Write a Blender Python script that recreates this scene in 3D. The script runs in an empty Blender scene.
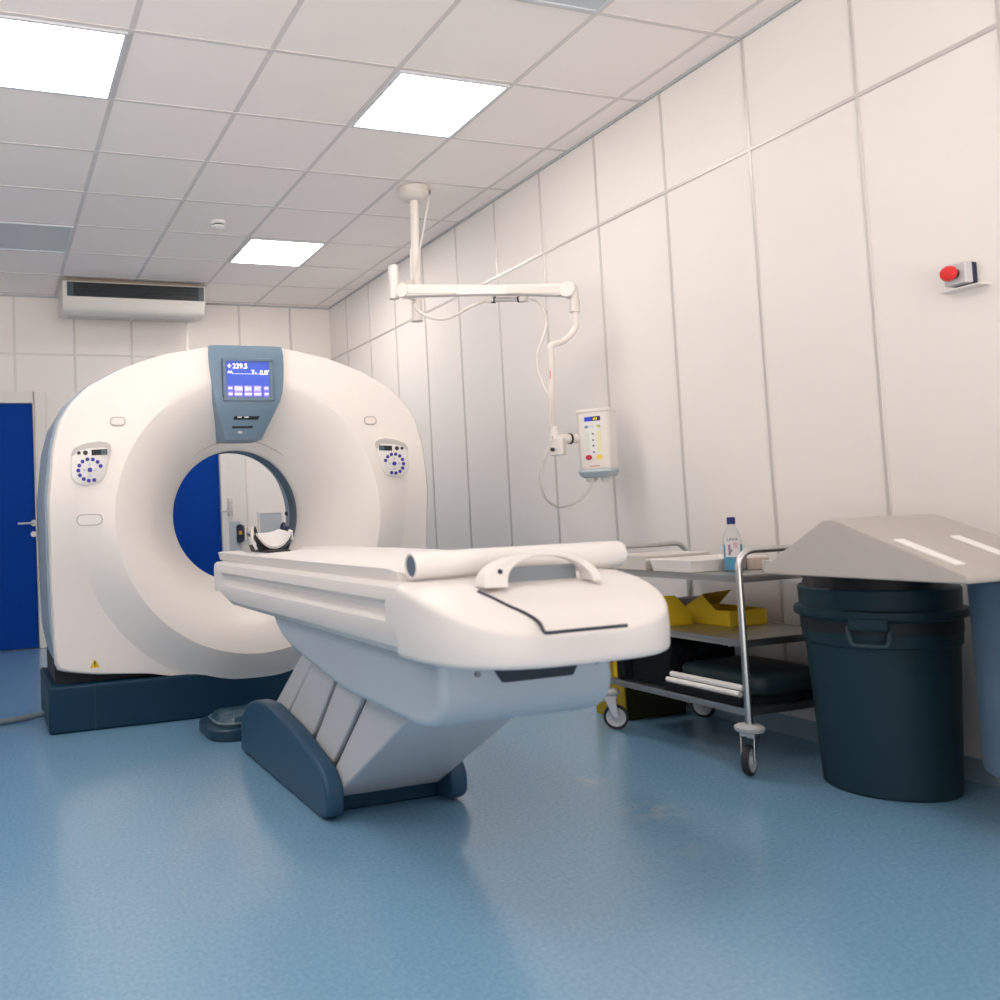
import bpy, bmesh, math, random
from mathutils import Vector, Matrix
import numpy as np
random.seed(4)
C = bpy.context.scene
COL = C.collection
PI = math.pi

# ------------------------------------------------------------------ camera calibration
F_PX, YAW, PITCH, ROLL = 881.52, 0.32929, 0.053868, -0.041865
CX, CY = 286.26, 472.95
EYE = Vector((0, 0, 0.98))
_f = Vector((math.sin(YAW) * math.cos(PITCH), math.cos(YAW) * math.cos(PITCH), math.sin(PITCH)))
_r = Vector((math.cos(YAW), -math.sin(YAW), 0))
_u = _r.cross(_f)
RIGHT = _r * math.cos(ROLL) + _u * math.sin(ROLL)
UP = -_r * math.sin(ROLL) + _u * math.cos(ROLL)
cam = bpy.data.cameras.new('camera')
cam.sensor_width = 36
cam.sensor_fit = 'HORIZONTAL'
cam.lens = F_PX / 1000 * 36
cam.shift_x = (500 - CX) / 1000
cam.shift_y = -(500 - CY) / 1000
cam.clip_start = 0.05
cam.dof.use_dof = True
cam.dof.focus_distance = 4.7
cam.dof.aperture_fstop = 3.2
co = bpy.data.objects.new('camera', cam)
COL.objects.link(co)
m = Matrix((RIGHT, UP, -_f)).transposed().to_4x4()
m.translation = EYE
co.matrix_world = m
C.camera = co

def at(u, v, x=None, y=None, z=None):
    """world point seen at photo pixel (u,v) on one known real plane"""
    d = RIGHT * ((u - CX) / F_PX) - UP * ((v - CY) / F_PX) + _f
    if x is not None: return EYE + d * (x / d.x)
    if y is not None: return EYE + d * (y / d.y)
    return EYE + d * ((z - EYE.z) / d.z)

# ------------------------------------------------------------------ materials
def lin(c):
    return tuple((x / 12.92 if x <= .04045 else ((x + .055) / 1.055) ** 2.4) for x in (c[0] / 255, c[1] / 255, c[2] / 255)) + (1,)
MATS = {}
def mat(name, rgb, rough=.5, metal=0, spec=.5, noise=0, scale=8, bump=0, coat=0, bscale=60, trans=0, alpha=1, ior=1.45):
    if name in MATS: return MATS[name]
    mt = bpy.data.materials.new(name); mt.use_nodes = True
    nt = mt.node_tree; b = nt.nodes['Principled BSDF']
    col = lin(rgb) if max(rgb) > 1 else tuple(rgb) + (1,)
    b.inputs['Base Color'].default_value = col
    b.inputs['Roughness'].default_value = rough
    b.inputs['Metallic'].default_value = metal
    b.inputs['Specular IOR Level'].default_value = spec
    b.inputs['Coat Weight'].default_value = coat
    b.inputs['Transmission Weight'].default_value = trans
    b.inputs['IOR'].default_value = ior
    tc = nt.nodes.new('ShaderNodeTexCoord')
    nz = nt.nodes.new('ShaderNodeTexNoise'); nz.inputs['Scale'].default_value = scale; nz.inputs['Detail'].default_value = 4
    nt.links.new(tc.outputs['Object'], nz.inputs['Vector'])
    if noise:
        mx = nt.nodes.new('ShaderNodeMix'); mx.data_type = 'RGBA'
        mx.inputs['A'].default_value = tuple(c * (1 - noise) for c in col[:3]) + (1,)
        mx.inputs['B'].default_value = tuple(min(1, c * (1 + noise)) for c in col[:3]) + (1,)
        nt.links.new(nz.outputs['Fac'], mx.inputs['Factor'])
        nt.links.new(mx.outputs['Result'], b.inputs['Base Color'])
    if bump:
        n2 = nt.nodes.new('ShaderNodeTexNoise'); n2.inputs['Scale'].default_value = bscale
        nt.links.new(tc.outputs['Object'], n2.inputs['Vector'])
        bp = nt.nodes.new('ShaderNodeBump'); bp.inputs['Strength'].default_value = bump; bp.inputs['Distance'].default_value = .01
        nt.links.new(n2.outputs['Fac'], bp.inputs['Height'])
        nt.links.new(bp.outputs['Normal'], b.inputs['Normal'])
    MATS[name] = mt
    return mt
def emit(name, rgb, strength):
    if name in MATS: return MATS[name]
    mt = mat(name, rgb, .4)
    b = mt.node_tree.nodes['Principled BSDF']
    b.inputs['Emission Color'].default_value = lin(rgb) if max(rgb) > 1 else tuple(rgb) + (1,)
    b.inputs['Emission Strength'].default_value = strength
    return mt

M_WALL = mat('painted_panel', (.77, .74, .715), .55, noise=.015, scale=1.5)
M_BATTEN = mat('panel_batten', (.60, .575, .555), .42, .4)
M_CEIL = mat('ceiling_tile', (.90, .835, .80), .9, noise=.02, scale=3, bump=.05, bscale=220)
M_TBAR = mat('ceiling_bar', (.66, .62, .60), .6)
M_EDGE = mat('edge_trim', (.42, .45, .47), .5)
M_SHELL = mat('white_shell', (.80, .755, .72), .34, coat=.1)
M_SHELL2 = mat('white_table_shell', (.69, .665, .65), .38, coat=.03)
M_BLUEGREY = mat('blue_grey_plastic', (.155, .235, .315), .38)
M_BELT = mat('belt_grey', (.24, .32, .40), .35)
M_BASE = mat('dark_blue_base', (.005, .034, .070), .5, spec=.25)
M_SHOE = mat('blue_grey_base_cover', (.022, .070, .130), .4, spec=.35)
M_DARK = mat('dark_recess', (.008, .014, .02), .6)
M_SEAM = mat('seam', (.02, .03, .05), .6)
M_SEAMG = mat('grey_seam', (.42, .40, .38), .6)
M_SHEET = mat('table_sheet', (.72, .70, .685), .65)
M_BLACK = mat('black_plastic', (.012, .012, .016), .4)
M_STEEL = mat('brushed_steel', (.60, .61, .61), .30, 1, noise=.06, scale=40)
M_STEEL_D = mat('worn_steel', (.46, .465, .46), .36, 1, noise=.08, scale=25)
M_IVORY = mat('ivory_enamel', (.72, .68, .645), .4)
M_IVORY2 = mat('ivory_plastic', (.66, .625, .59), .42)
M_CABLE = mat('grey_cable', (.50, .49, .47), .5)
M_DOOR = mat('blue_laminate', (.001, .043, .29), .6, spec=.1, noise=.04, scale=2)
M_FRAME = mat('door_frame', (.70, .69, .67), .4)
M_AC = mat('ac_cream', (.66, .645, .61), .4)
M_ACG = mat('ac_grille', (.008, .014, .018), .45)
M_BIN = mat('slate_bin', (.010, .034, .050), .55, spec=.32, noise=.05, scale=6)
M_BIN2 = mat('pale_blue_bin', (.11, .17, .235), .5)
M_LID = mat('warm_grey_lid', (.43, .395, .37), .55, noise=.04, scale=14, bump=.05, bscale=150)
M_WHITE = mat('white_plastic', (.78, .755, .735), .42)
M_YEL = mat('yellow_card', (.62, .43, .012), .6)
M_YEL_D = mat('yellow_card_dark', (.36, .25, .01), .7)  # darker yellow for the back flap and the waste box end
M_GREYROLL = mat('grey_roll', (.22, .22, .23), .5)
M_PAD = mat('dark_pad', (.012, .026, .036), .45, spec=.35)
M_FOAM = mat('black_foam', (.006, .009, .013), .85, spec=.2)
M_RUBBER = mat('black_rubber', (.018, .02, .024), .6)
M_CASTER = mat('grey_caster', (.50, .53, .56), .4)
M_RED = mat('red_plastic', (.70, .02, .02), .35)
M_GREYBOX = mat('light_grey_plastic', (.55, .55, .57), .45)
M_BUTTON = mat('blue_button', (.03, .03, .30), .4)
M_NAVY = mat('navy_plastic', (.008, .016, .05), .35)
M_GREYBOARD = mat('grey_board', (.42, .47, .52), .4)
M_SCREEN = emit('screen_blue', (58, 84, 180), .36)
M_SCR_LINE = emit('screen_line', (150, 165, 235), 1.0)
M_SCR_BTN = emit('screen_key', (140, 125, 225), .42)
M_SCR_TXT = emit('screen_text', (245, 240, 255), .75)
M_LAMP = emit('lamp_panel', (1.0, .92, .855), 8.9)
M_LAMP_FAR = emit('lamp_panel_far', (1.0, .92, .855), 19)
M_LAMP_NEAR = emit('lamp_panel_near', (1.0, .92, .855), 7.2)
M_LAMP_OFF = mat('unlit_diffuser', (.50, .55, .58), .35)

def floor_material():
    mt = bpy.data.materials.new('blue_vinyl'); mt.use_nodes = True
    nt = mt.node_tree; b = nt.nodes['Principled BSDF']
    tc = nt.nodes.new('ShaderNodeTexCoord')
    def noise(s, d=3, r=.5):
        n = nt.nodes.new('ShaderNodeTexNoise'); n.inputs['Scale'].default_value = s; n.inputs['Detail'].default_value = d; n.inputs['Roughness'].default_value = r
        nt.links.new(tc.outputs['Object'], n.inputs['Vector']); return n
    def ramp(n, p0, c0, p1, c1):
        r = nt.nodes.new('ShaderNodeValToRGB'); r.color_ramp.elements[0].position = p0; r.color_ramp.elements[1].position = p1
        r.color_ramp.elements[0].color = c0; r.color_ramp.elements[1].color = c1
        nt.links.new(n.outputs['Fac'], r.inputs['Fac']); return r
    a = ramp(noise(85, 3, .65), .34, (.13, .285, .445, 1), .68, (.195, .365, .52, 1))
    g = ramp(noise(190, 2, .5), .62, (1, 1, 1, 1), .74, (1.16, 1.12, 1.09, 1))
    mx = nt.nodes.new('ShaderNodeMix'); mx.data_type = 'RGBA'; mx.blend_type = 'MULTIPLY'; mx.inputs['Factor'].default_value = 1
    nt.links.new(a.outputs['Color'], mx.inputs['A']); nt.links.new(g.outputs['Color'], mx.inputs['B'])
    out = mx.outputs['Result']
    for (sx_, sy_, rad, amt) in ((2.004, 2.357, .13, .7), (2.031, 2.703, .09, .5), (1.867, 2.064, .09, .25)):            # pale beige smudges
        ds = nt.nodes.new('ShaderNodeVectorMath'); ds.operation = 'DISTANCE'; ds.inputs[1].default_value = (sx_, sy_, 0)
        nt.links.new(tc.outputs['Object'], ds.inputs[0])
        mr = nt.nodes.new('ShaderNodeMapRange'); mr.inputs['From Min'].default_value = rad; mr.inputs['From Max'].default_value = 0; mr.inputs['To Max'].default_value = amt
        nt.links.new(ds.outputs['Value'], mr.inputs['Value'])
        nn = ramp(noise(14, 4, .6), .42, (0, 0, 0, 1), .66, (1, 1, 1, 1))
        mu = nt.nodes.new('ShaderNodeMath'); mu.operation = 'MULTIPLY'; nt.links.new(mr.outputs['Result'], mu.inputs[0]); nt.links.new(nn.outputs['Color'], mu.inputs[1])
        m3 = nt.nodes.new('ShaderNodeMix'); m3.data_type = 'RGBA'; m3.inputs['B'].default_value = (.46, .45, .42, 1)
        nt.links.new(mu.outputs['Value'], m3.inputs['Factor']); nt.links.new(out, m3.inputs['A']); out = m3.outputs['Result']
    nt.links.new(out, b.inputs['Base Color'])
    b.inputs['Roughness'].default_value = .26
    b.inputs['Coat Weight'].default_value = .45; b.inputs['Coat Roughness'].default_value = .13
    b.inputs['Specular IOR Level'].default_value = .62
    bp = nt.nodes.new('ShaderNodeBump'); bp.inputs['Strength'].default_value = .04; bp.inputs['Distance'].default_value = .01
    nt.links.new(noise(120).outputs['Fac'], bp.inputs['Height']); nt.links.new(bp.outputs['Normal'], b.inputs['Normal'])
    return mt
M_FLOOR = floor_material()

# ------------------------------------------------------------------ mesh helpers
def BM(): return bmesh.new()
def addfaces(bm, verts, faces):
    vs = [bm.verts.new(v) for v in verts]
    for f in faces:
        try: bm.faces.new([vs[i] for i in f])
        except ValueError: pass
    return vs
def box(bm, x0, x1, y0, y1, z0, z1):
    v = [(x, y, z) for z in (z0, z1) for y in (y0, y1) for x in (x0, x1)]
    return addfaces(bm, v, [(0, 2, 3, 1), (4, 5, 7, 6), (0, 1, 5, 4), (2, 6, 7, 3), (0, 4, 6, 2), (1, 3, 7, 5)])
def obox(bm, c, ax, ay, az, hx, hy, hz):
    """box about centre c along unit axes"""
    c = Vector(c); v = [c + ax * (sx * hx) + ay * (sy * hy) + az * (sz * hz) for sz in (-1, 1) for sy in (-1, 1) for sx in (-1, 1)]
    return addfaces(bm, v, [(0, 2, 3, 1), (4, 5, 7, 6), (0, 1, 5, 4), (2, 6, 7, 3), (0, 4, 6, 2), (1, 3, 7, 5)])
def loft(bm, secs, closed=True, caps=True):
    n = len(secs[0])
    vs = [[bm.verts.new(p) for p in s] for s in secs]
    for a, b in zip(vs, vs[1:]):
        for i in range(n if closed else n - 1):
            j = (i + 1) % n
            try: bm.faces.new((a[i], a[j], b[j], b[i]))
            except ValueError: pass
    if caps and closed:
        bm.faces.new(list(reversed(vs[0]))); bm.faces.new(vs[-1])
    return vs
def frame_of(d):
    d = d.normalized(); a = Vector((0, 0, 1)) if abs(d.z) < .9 else Vector((1, 0, 0))
    s = d.cross(a).normalized(); return s, s.cross(d).normalized()
def cyl(bm, p0, p1, r0, r1=None, seg=24):
    p0, p1 = Vector(p0), Vector(p1); r1 = r0 if r1 is None else r1
    s, t = frame_of(p1 - p0)
    loft(bm, [[p + (s * math.cos(2 * PI * i / seg) + t * math.sin(2 * PI * i / seg)) * r for i in range(seg)] for p, r in ((p0, r0), (p1, r1))])
def smooth_path(pts, n=6):
    P = [Vector(p) for p in pts]; out = []
    for i in range(len(P) - 1):
        a, b, c, d = P[max(i - 1, 0)], P[i], P[i + 1], P[min(i + 2, len(P) - 1)]
        for k in range(n):
            t = k / n
            out.append(.5 * ((2 * b) + (c - a) * t + (2 * a - 5 * b + 4 * c - d) * t * t + (3 * b - a - 3 * c + d) * t ** 3))
    out.append(P[-1]); return out
def tube(bm, pts, r, seg=12, sm=0):
    P = smooth_path(pts, sm) if sm else [Vector(p) for p in pts]
    s = None; secs = []
    for i, p in enumerate(P):
        d = (P[min(i + 1, len(P) - 1)] - P[max(i - 1, 0)]).normalized()
        if s is None: s, _ = frame_of(d)
        s = (s - d * s.dot(d)).normalized(); t = d.cross(s)
        secs.append([p + (s * math.cos(2 * PI * k / seg) + t * math.sin(2 * PI * k / seg)) * r for k in range(seg)])
    loft(bm, secs)
def prism(bm, poly, axis, a0, a1):
    def P(p, a):
        return (a, p[0], p[1]) if axis == 'x' else ((p[0], a, p[1]) if axis == 'y' else (p[0], p[1], a))
    loft(bm, [[P(p, a0) for p in poly], [P(p, a1) for p in poly]])
def lathe(bm, prof, c, seg=40, axis=Vector((0, 0, 1)), caps=True):
    s, t = (Vector((1, 0, 0)), Vector((0, 1, 0))) if abs(axis.z) > .99 else frame_of(axis)
    c = Vector(c)
    loft(bm, [[c + axis * z + (s * math.cos(2 * PI * i / seg) + t * math.sin(2 * PI * i / seg)) * max(r, 1e-4) for i in range(seg)] for r, z in prof], caps=caps)
def rrect(w, h, r, n=5):
    """rounded rectangle outline centred on 0"""
    out = []
    for cx_, cy_, a0 in ((w / 2 - r, h / 2 - r, 0), (-w / 2 + r, h / 2 - r, PI / 2), (-w / 2 + r, -h / 2 + r, PI), (w / 2 - r, -h / 2 + r, 1.5 * PI)):
        for k in range(n + 1):
            a = a0 + PI / 2 * k / n; out.append((cx_ + r * math.cos(a), cy_ + r * math.sin(a)))
    return out
def round_poly(pts, r, n=4):
    out = []; L = len(pts)
    rr = r if isinstance(r, (list, tuple)) else [r] * L
    for i in range(L):
        p, a, b = Vector(pts[i]), Vector(pts[i - 1]), Vector(pts[(i + 1) % L])
        q = min(rr[i], (a - p).length * .45, (b - p).length * .45)
        if q <= 0: out.append(tuple(p)); continue
        s, e = p + (a - p).normalized() * q, p + (b - p).normalized() * q
        for k in range(n + 1):
            t = k / n; out.append(tuple(s * (1 - t) ** 2 + p * 2 * t * (1 - t) + e * t * t))
    return out
def worldloc(o):
    v = Vector((0, 0, 0))
    while o is not None: v += o.location; o = o.parent
    return v
def part(name, bm, m, parent=None, bevel=0, seg=2, smooth=35, subsurf=0, loc=None):
    """link a bmesh (built in world coordinates) as one object"""
    bmesh.ops.remove_doubles(bm, verts=bm.verts, dist=1e-6)
    bmesh.ops.recalc_face_normals(bm, faces=bm.faces)
    off = worldloc(parent) if parent is not None else Vector(loc or (0, 0, 0))
    bmesh.ops.translate(bm, verts=bm.verts, vec=-off)
    me = bpy.data.meshes.new(name); bm.to_mesh(me); bm.free()
    o = bpy.data.objects.new(name, me); COL.objects.link(o)
    me.materials.append(m)
    if parent is not None: o.parent = parent
    elif loc: o.location = loc
    if bevel:
        b = o.modifiers.new('bevel', 'BEVEL'); b.width = bevel; b.segments = seg; b.limit_method = 'ANGLE'; b.angle_limit = math.radians(40); b.harden_normals = False
    if subsurf:
        s = o.modifiers.new('sub', 'SUBSURF'); s.levels = subsurf; s.render_levels = subsurf
    if smooth:
        for p in me.polygons: p.use_smooth = True
        if smooth < 180: me.set_sharp_from_angle(angle=math.radians(smooth))
    return o
def tag(o, label, cat, group=None):
    o['label'] = label; o['category'] = cat
    if group: o['group'] = group
    return o
def thing(name, label, cat, loc, group=None):
    o = bpy.data.objects.new(name, None); COL.objects.link(o); o.location = loc; o.empty_display_size = .1
    return tag(o, label, cat, group)
def struct(name, bm, m, **k):
    o = part(name, bm, m, k.pop('parent', None), **k)
    if o.parent is None: o['kind'] = 'structure'
    return o
def text_bm(s, size, org, xd, yd, depth=.0015, bold=0, align='LEFT'):
    cu = bpy.data.curves.new('t', 'FONT'); cu.body = s; cu.size = size; cu.extrude = 0; cu.align_x = align; cu.offset = bold; cu.resolution_u = 3
    o = bpy.data.objects.new('t', cu); COL.objects.link(o)
    dg = bpy.context.evaluated_depsgraph_get(); dg.update()
    me = bpy.data.meshes.new_from_object(o.evaluated_get(dg))
    bm = bmesh.new(); bm.from_mesh(me)
    bpy.data.objects.remove(o); bpy.data.curves.remove(cu); bpy.data.meshes.remove(me)
    xd, yd = Vector(xd), Vector(yd); n = xd.cross(yd); org = Vector(org)
    for v in bm.verts: v.co = org + xd * v.co.x + yd * v.co.y + n * depth
    return bm
def join(a, b):
    me = bpy.data.meshes.new('j'); b.to_mesh(me); b.free(); a.from_mesh(me); bpy.data.meshes.remove(me); return a
X, Y, Z = Vector((1, 0, 0)), Vector((0, 1, 0)), Vector((0, 0, 1))

# ------------------------------------------------------------------ room
XR, YB, H = 3.153, 7.758, 2.994
XL, YF = -2.6, -2.6
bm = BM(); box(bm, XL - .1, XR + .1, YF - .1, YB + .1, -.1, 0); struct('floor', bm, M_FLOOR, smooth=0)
bm = BM(); box(bm, XL - .1, XR + .1, YF - .1, YB + .1, H, H + .1); struct('ceiling', bm, M_CEIL, smooth=0)
bm = BM(); box(bm, XR, XR + .1, YF, YB, 0, H); struct('wall_right', bm, M_WALL, smooth=0)
bm = BM(); box(bm, XL, XR, YB, YB + .1, 0, H); struct('wall_back', bm, M_WALL, smooth=0)
bm = BM()
for a in ((YF, YB, 0, .85), (YF, YB, 2.25, H), (YF, -2.1, .85, 2.25), (.3, .9, .85, 2.25), (3.4, YB, .85, 2.25)): box(bm, XL - .1, XL, a[0], a[1], a[2], a[3])  # openings added in this unseen wall to let fill light in
struct('wall_left', bm, M_WALL, smooth=0)
GX0, GY0 = .602, 3.471
bm = BM()
xs = [GX0 + .6 * i for i in range(-5, 5)]
ys = [GY0 + .6 * j for j in range(-10, 8)]
for x in xs: box(bm, x - .012, x + .012, YF, YB, H - .002, H)
for y in ys: box(bm, XL, XR, y - .010, y + .010, H - .0027, H)
struct('trim_1', bm, M_TBAR, smooth=0)                                # ceiling suspension bars
bm = BM()
box(bm, XR - .014, XR, YF, YB, H - .012, H); box(bm, XL, XR, YB - .014, YB, H - .012, H)
struct('trim_2', bm, M_EDGE, smooth=0)                                # ceiling edge angle
ZJ = 2.493
bm = BM()
y = 7.338
while y > YF:
    box(bm, XR - .005, XR, y - .008, y + .008, 0, H - .012); y -= .4972
box(bm, XR - .0055, XR, YF, YB, ZJ - .009, ZJ + .009)
struct('trim_3', bm, M_BATTEN, bevel=.002, seg=1, smooth=0)           # joint strips, right wall
bm = BM()
k = -5
while .259 + .4987 * k < XR:
    x = .259 + .4987 * k
    lo = 2.13 if (-.75 < x < .6 or .95 < x < 2.25) else 0
    box(bm, x - .010, x + .010, YB - .005, YB, lo, H - .012); k += 1
box(bm, XL, XR, YB - .0055, YB, ZJ - .009, ZJ + .009)
struct('trim_4', bm, mat('panel_batten_light', (.60, .585, .565), .4, .3), bevel=.002, seg=1, smooth=0)
bm = BM(); box(bm, XR - .008, XR, YF, YB, 0, .08); struct('baseboard_right', bm, mat('vinyl_cove', (.30, .40, .48), .5), smooth=0)

# ------------------------------------------------------------------ doors
def door(n, x0, x1, hinge_left=True, side=None):
    root = thing('door_%d' % n, '', 'door', ((x0 + x1) / 2, YB, 0))
    del root['label']; del root['category']; root['kind'] = 'structure'
    bm = BM(); box(bm, x0, x1, YB - .045, YB - .005, .008, 2.055); part('door_leaf', bm, M_DOOR, root, bevel=.003, smooth=0)
    bm = BM()
    for a, b in ((x0 - .11, x0 - .006), (x1 + .006, x1 + .11)): box(bm, a, b, YB - .06, YB, 0, 2.15)
    box(bm, x0 - .006, x1 + .006, YB - .06, YB, 2.06, 2.15)
    part('door_frame', bm, M_FRAME, root, bevel=.008, smooth=0)
    return root
d1 = door(1, -.56, .39)
hp = at(34, 523, y=7.66)
bm = BM(); cyl(bm, (.375, 7.713, hp.z), (.375, 7.702, hp.z), .026); cyl(bm, (.375, 7.71, hp.z), (.375, 7.66, hp.z), .009, seg=12); tube(bm, [(.375, 7.66, hp.z), (.34, 7.655, hp.z), (.245, 7.658, hp.z)], .009)
h = part('door_handle', bm, M_STEEL, d1)
bm = BM(); cyl(bm, (.372, 7.713, .955), (.372, 7.70, .955), .024); part('lock_cylinder', bm, M_STEEL, d1)
# second doorway: blue leaf with a narrow pale fixed leaf carrying the lock
d2 = door(2, 1.06, 1.995)
bm = BM(); box(bm, 2.0, 2.085, YB - .075, YB - .02, .008, 2.055); box(bm, 2.10, 2.245, YB - .055, YB - .01, .008, 2.10)
part('side_leaf', bm, M_FRAME, d2, bevel=.006, smooth=0)
hz = 1.085
bm = BM(); box(bm, 2.055, 2.098, YB - .094, YB - .075, 1.04, 1.20); tube(bm, [(2.076, YB - .09, hz), (2.076, YB - .135, hz), (2.05, YB - .14, hz), (1.97, YB - .138, hz)], .009)
cyl(bm, (2.076, YB - .09, 1.165), (2.076, YB - .105, 1.165), .018)
part('lock_handle', bm, M_STEEL, d2, bevel=.004)
bm = BM(); box(bm, 2.06, 2.17, YB - .079, YB - .07, .15, .99); part('kick_strip', bm, M_GREYBOARD, d2, bevel=.003, smooth=0)

# ------------------------------------------------------------------ ceiling lamps
def lamp(i, j, lit, label, group=None, glow=None):
    x0, y0 = GX0 + .6 * (i - 1) + .012, GY0 + .6 * j + .012
    x1, y1 = x0 + .576, y0 + .576
    t = thing('ceiling_light', label, 'light', ((x0 + x1) / 2, (y0 + y1) / 2, H - .012), group)
    bm = BM()
    for a in ((x0, x1, y0, y0 + .014), (x0, x1, y1 - .014, y1), (x0, x0 + .014, y0 + .014, y1 - .014), (x1 - .014, x1, y0 + .014, y1 - .014)):
        box(bm, *a, H - .012, H)
    part('frame', bm, mat('lamp_frame', (.62, .65, .70), .35), t, smooth=0)
    bm = BM(); box(bm, x0 + .014, x1 - .014, y0 + .014, y1 - .014, H - .007, H - .001)
    part('diffuser', bm, (glow or M_LAMP) if lit else M_LAMP_OFF, t, smooth=0)
    return t
lamp(0, 0, True, 'lit square ceiling panel at the left picture edge, largest bright one')
lamp(3, 0, True, 'lit square ceiling panel just in front of the ceiling arm column', glow=M_LAMP_NEAR)
lamp(3, 4, True, 'small lit square ceiling panel at far right of the smoke detector', glow=M_LAMP_FAR)
lamp(0, 4, False, 'switched off blue grey ceiling panel left of the air conditioner')
lamp(3, -2, False, 'unlit ceiling panel cut off by the top picture edge')
for q, (i, j) in enumerate(((-3, 0), (0, -4), (-3, -4), (0, -8), (3, -7))):
    lamp(i, j, True, 'lit square ceiling panel beyond the edges of the picture', 'ceiling panels out of view')

# ------------------------------------------------------------------ air conditioner
t = thing('air_conditioner', 'cream ceiling-hung air conditioner with dark slotted outlet above the blue door', 'air conditioner', (1.19, 7.4, 2.68))
ax0, ax1 = .612, 1.775
bm = BM()
prof = round_poly([(7.52, 2.968), (7.10, 2.968), (7.10, 2.835), (7.15, 2.735), (7.23, 2.713), (7.52, 2.752)], [.01, .006, .01, .04, .03, .01])
prism(bm, prof, 'x', ax0, ax1)
part('casing', bm, M_AC, t, bevel=.006)
bm = BM(); box(bm, ax0 + .035, ax1 - .012, 7.092, 7.11, 2.838, 2.953); part('outlet_recess', bm, M_ACG, t, smooth=0)
for k in range(3):
    bm = BM(); box(bm, ax0 + .10, ax1 - .07, 7.086, 7.096, 2.864 + .032 * k, 2.867 + .032 * k); part('louvre', bm, mat('louvre', (.016, .026, .034), .4), t, smooth=0)
for a in (ax0 + .036, ax1 - .062):
    bm = BM(); box(bm, a, a + .05, 7.088, 7.10, 2.840, 2.950); part('outlet_end', bm, mat('outlet_end', (.05, .075, .09), .4), t, bevel=.003, smooth=0)
bm = BM(); box(bm, ax0 + .002, ax1 - .002, 7.096, 7.15, 2.962, 2.980); part('top_strip', bm, mat('ac_strip', (.24, .20, .16), .5), t, smooth=0)
bm = BM(); [loft(bm, [[(x, 7.25, 2.711), (x, 7.49, 2.743), (x, 7.49, 2.749), (x, 7.25, 2.717)] for x in q]) for q in ((ax0 + .06, ax0 + .58), (ax0 + .60, ax1 - .06))]; part('intake_grille', bm, mat('ac_grille_light', (.52, .51, .48), .45), t, bevel=.003, smooth=0)
bm = BM(); prism(bm, [(ax1 - .19, 2.812), (ax1 - .07, 2.812), (ax1 - .07, 2.819), (ax1 - .19, 2.819)], 'y', 7.104, 7.122); part('name_plate', bm, M_GREYBOX, t, smooth=0)

# smoke detector
sd = at(218, 222, z=H)
t = thing('smoke_detector', 'small round white smoke detector on the ceiling above the scanner', 'smoke detector', (sd.x, sd.y, H - .05))
bm = BM(); lathe(bm, [(.05, 0), (.05, -.014), (.046, -.018)], (sd.x, sd.y, H)); part('base', bm, M_WHITE, t)
bm = BM(); lathe(bm, [(.034, -.018), (.034, -.03)], (sd.x, sd.y, H)); part('vent_ring', bm, M_RUBBER, t)
bm = BM(); lathe(bm, [(.043, -.028), (.043, -.036), (.03, -.047), (.012, -.05), (.0, -.05)], (sd.x, sd.y, H)); part('cap', bm, M_WHITE, t)

# ------------------------------------------------------------------ emergency stop
ez = 1.712; ey = 2.035
t = thing('emergency_stop_button', 'red mushroom emergency stop button on a grey wall box', 'emergency stop', (XR, ey, ez))
bm = BM(); box(bm, XR - .022, XR, ey - .036, ey + .036, ez - .036, ez + .036); part('back_box', bm, M_NAVY, t, bevel=.004)
bm = BM(); box(bm, XR - .058, XR - .022, ey - .036, ey + .036, ez - .036, ez + .036); part('cover', bm, M_GREYBOX, t, bevel=.005)
bm = BM(); cyl(bm, (XR - .057, ey, ez), (XR - .082, ey, ez), .017); part('collar', bm, M_BLACK, t)
bm = BM(); lathe(bm, [(.019, 0), (.026, .006), (.026, .014), (.02, .024), (.0, .027)], (XR - .076, ey, ez), 28, Vector((-1, 0, 0))); part('push_button', bm, M_RED, t)
bm = BM(); box(bm, XR - .06, XR, ey - .075, ey + .06, ez - .052, ez - .048); part('ledge', bm, M_WHITE, t, smooth=0)

# ------------------------------------------------------------------ scanner gantry
GXC, GZC = 1.297, 1.02
OUT = [(-1.0, .300), (-1.012, .65), (-1.015, 1.13), (-.990, 1.37), (-.955, 1.505), (-.905, 1.590), (-.82, 1.672), (-.645, 1.766), (-.44, 1.838), (-.195, 1.883), (0, 1.897)]
BOT = [(-1.0, .300), (-.90, .278), (-.80, .263), (-.55, .246), (-.42, .220), (-.30, .196), (-.15, .180), (0, .176)]
half = OUT[::-1] + BOT[1:]                       # top centre, down the left, to bottom centre
ring = [(x, z) for x, z in half] + [(-x, z) for x, z in half[-2:0:-1]]
ring = [(GXC + x, z) for x, z in ring]
def outline_R(th):
    """radius of the outline in direction th"""
    best = None; dx, dz = math.cos(th), math.sin(th)
    for i in range(len(ring)):
        (x0, z0), (x1, z1) = ring[i], ring[(i + 1) % len(ring)]
        ax, az, bx, bz = x0 - GXC, z0 - GZC, x1 - x0, z1 - z0
        den = dx * bz - dz * bx
        if abs(den) < 1e-9: continue
        s = (ax * bz - az * bx) / den; q = (ax * dz - az * dx) / den
        if s > 0 and -1e-6 <= q <= 1 + 1e-6: best = s if best is None else max(best, s)
    return best
NTH = 240
THS = [2 * PI * k / NTH + 1e-4 for k in range(NTH)]
RO = [outline_R(a) for a in THS]
RO = [(RO[k - 1] + 5 * RO[k] + RO[(k + 1) % NTH]) / 7 for k in range(NTH)]
RA, YA, RCR, YCR, BANDW = .355, 4.655, .705, 4.325, .175
def smoothstep(t): t = max(0, min(1, t)); return t * t * (3 - 2 * t)
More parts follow.
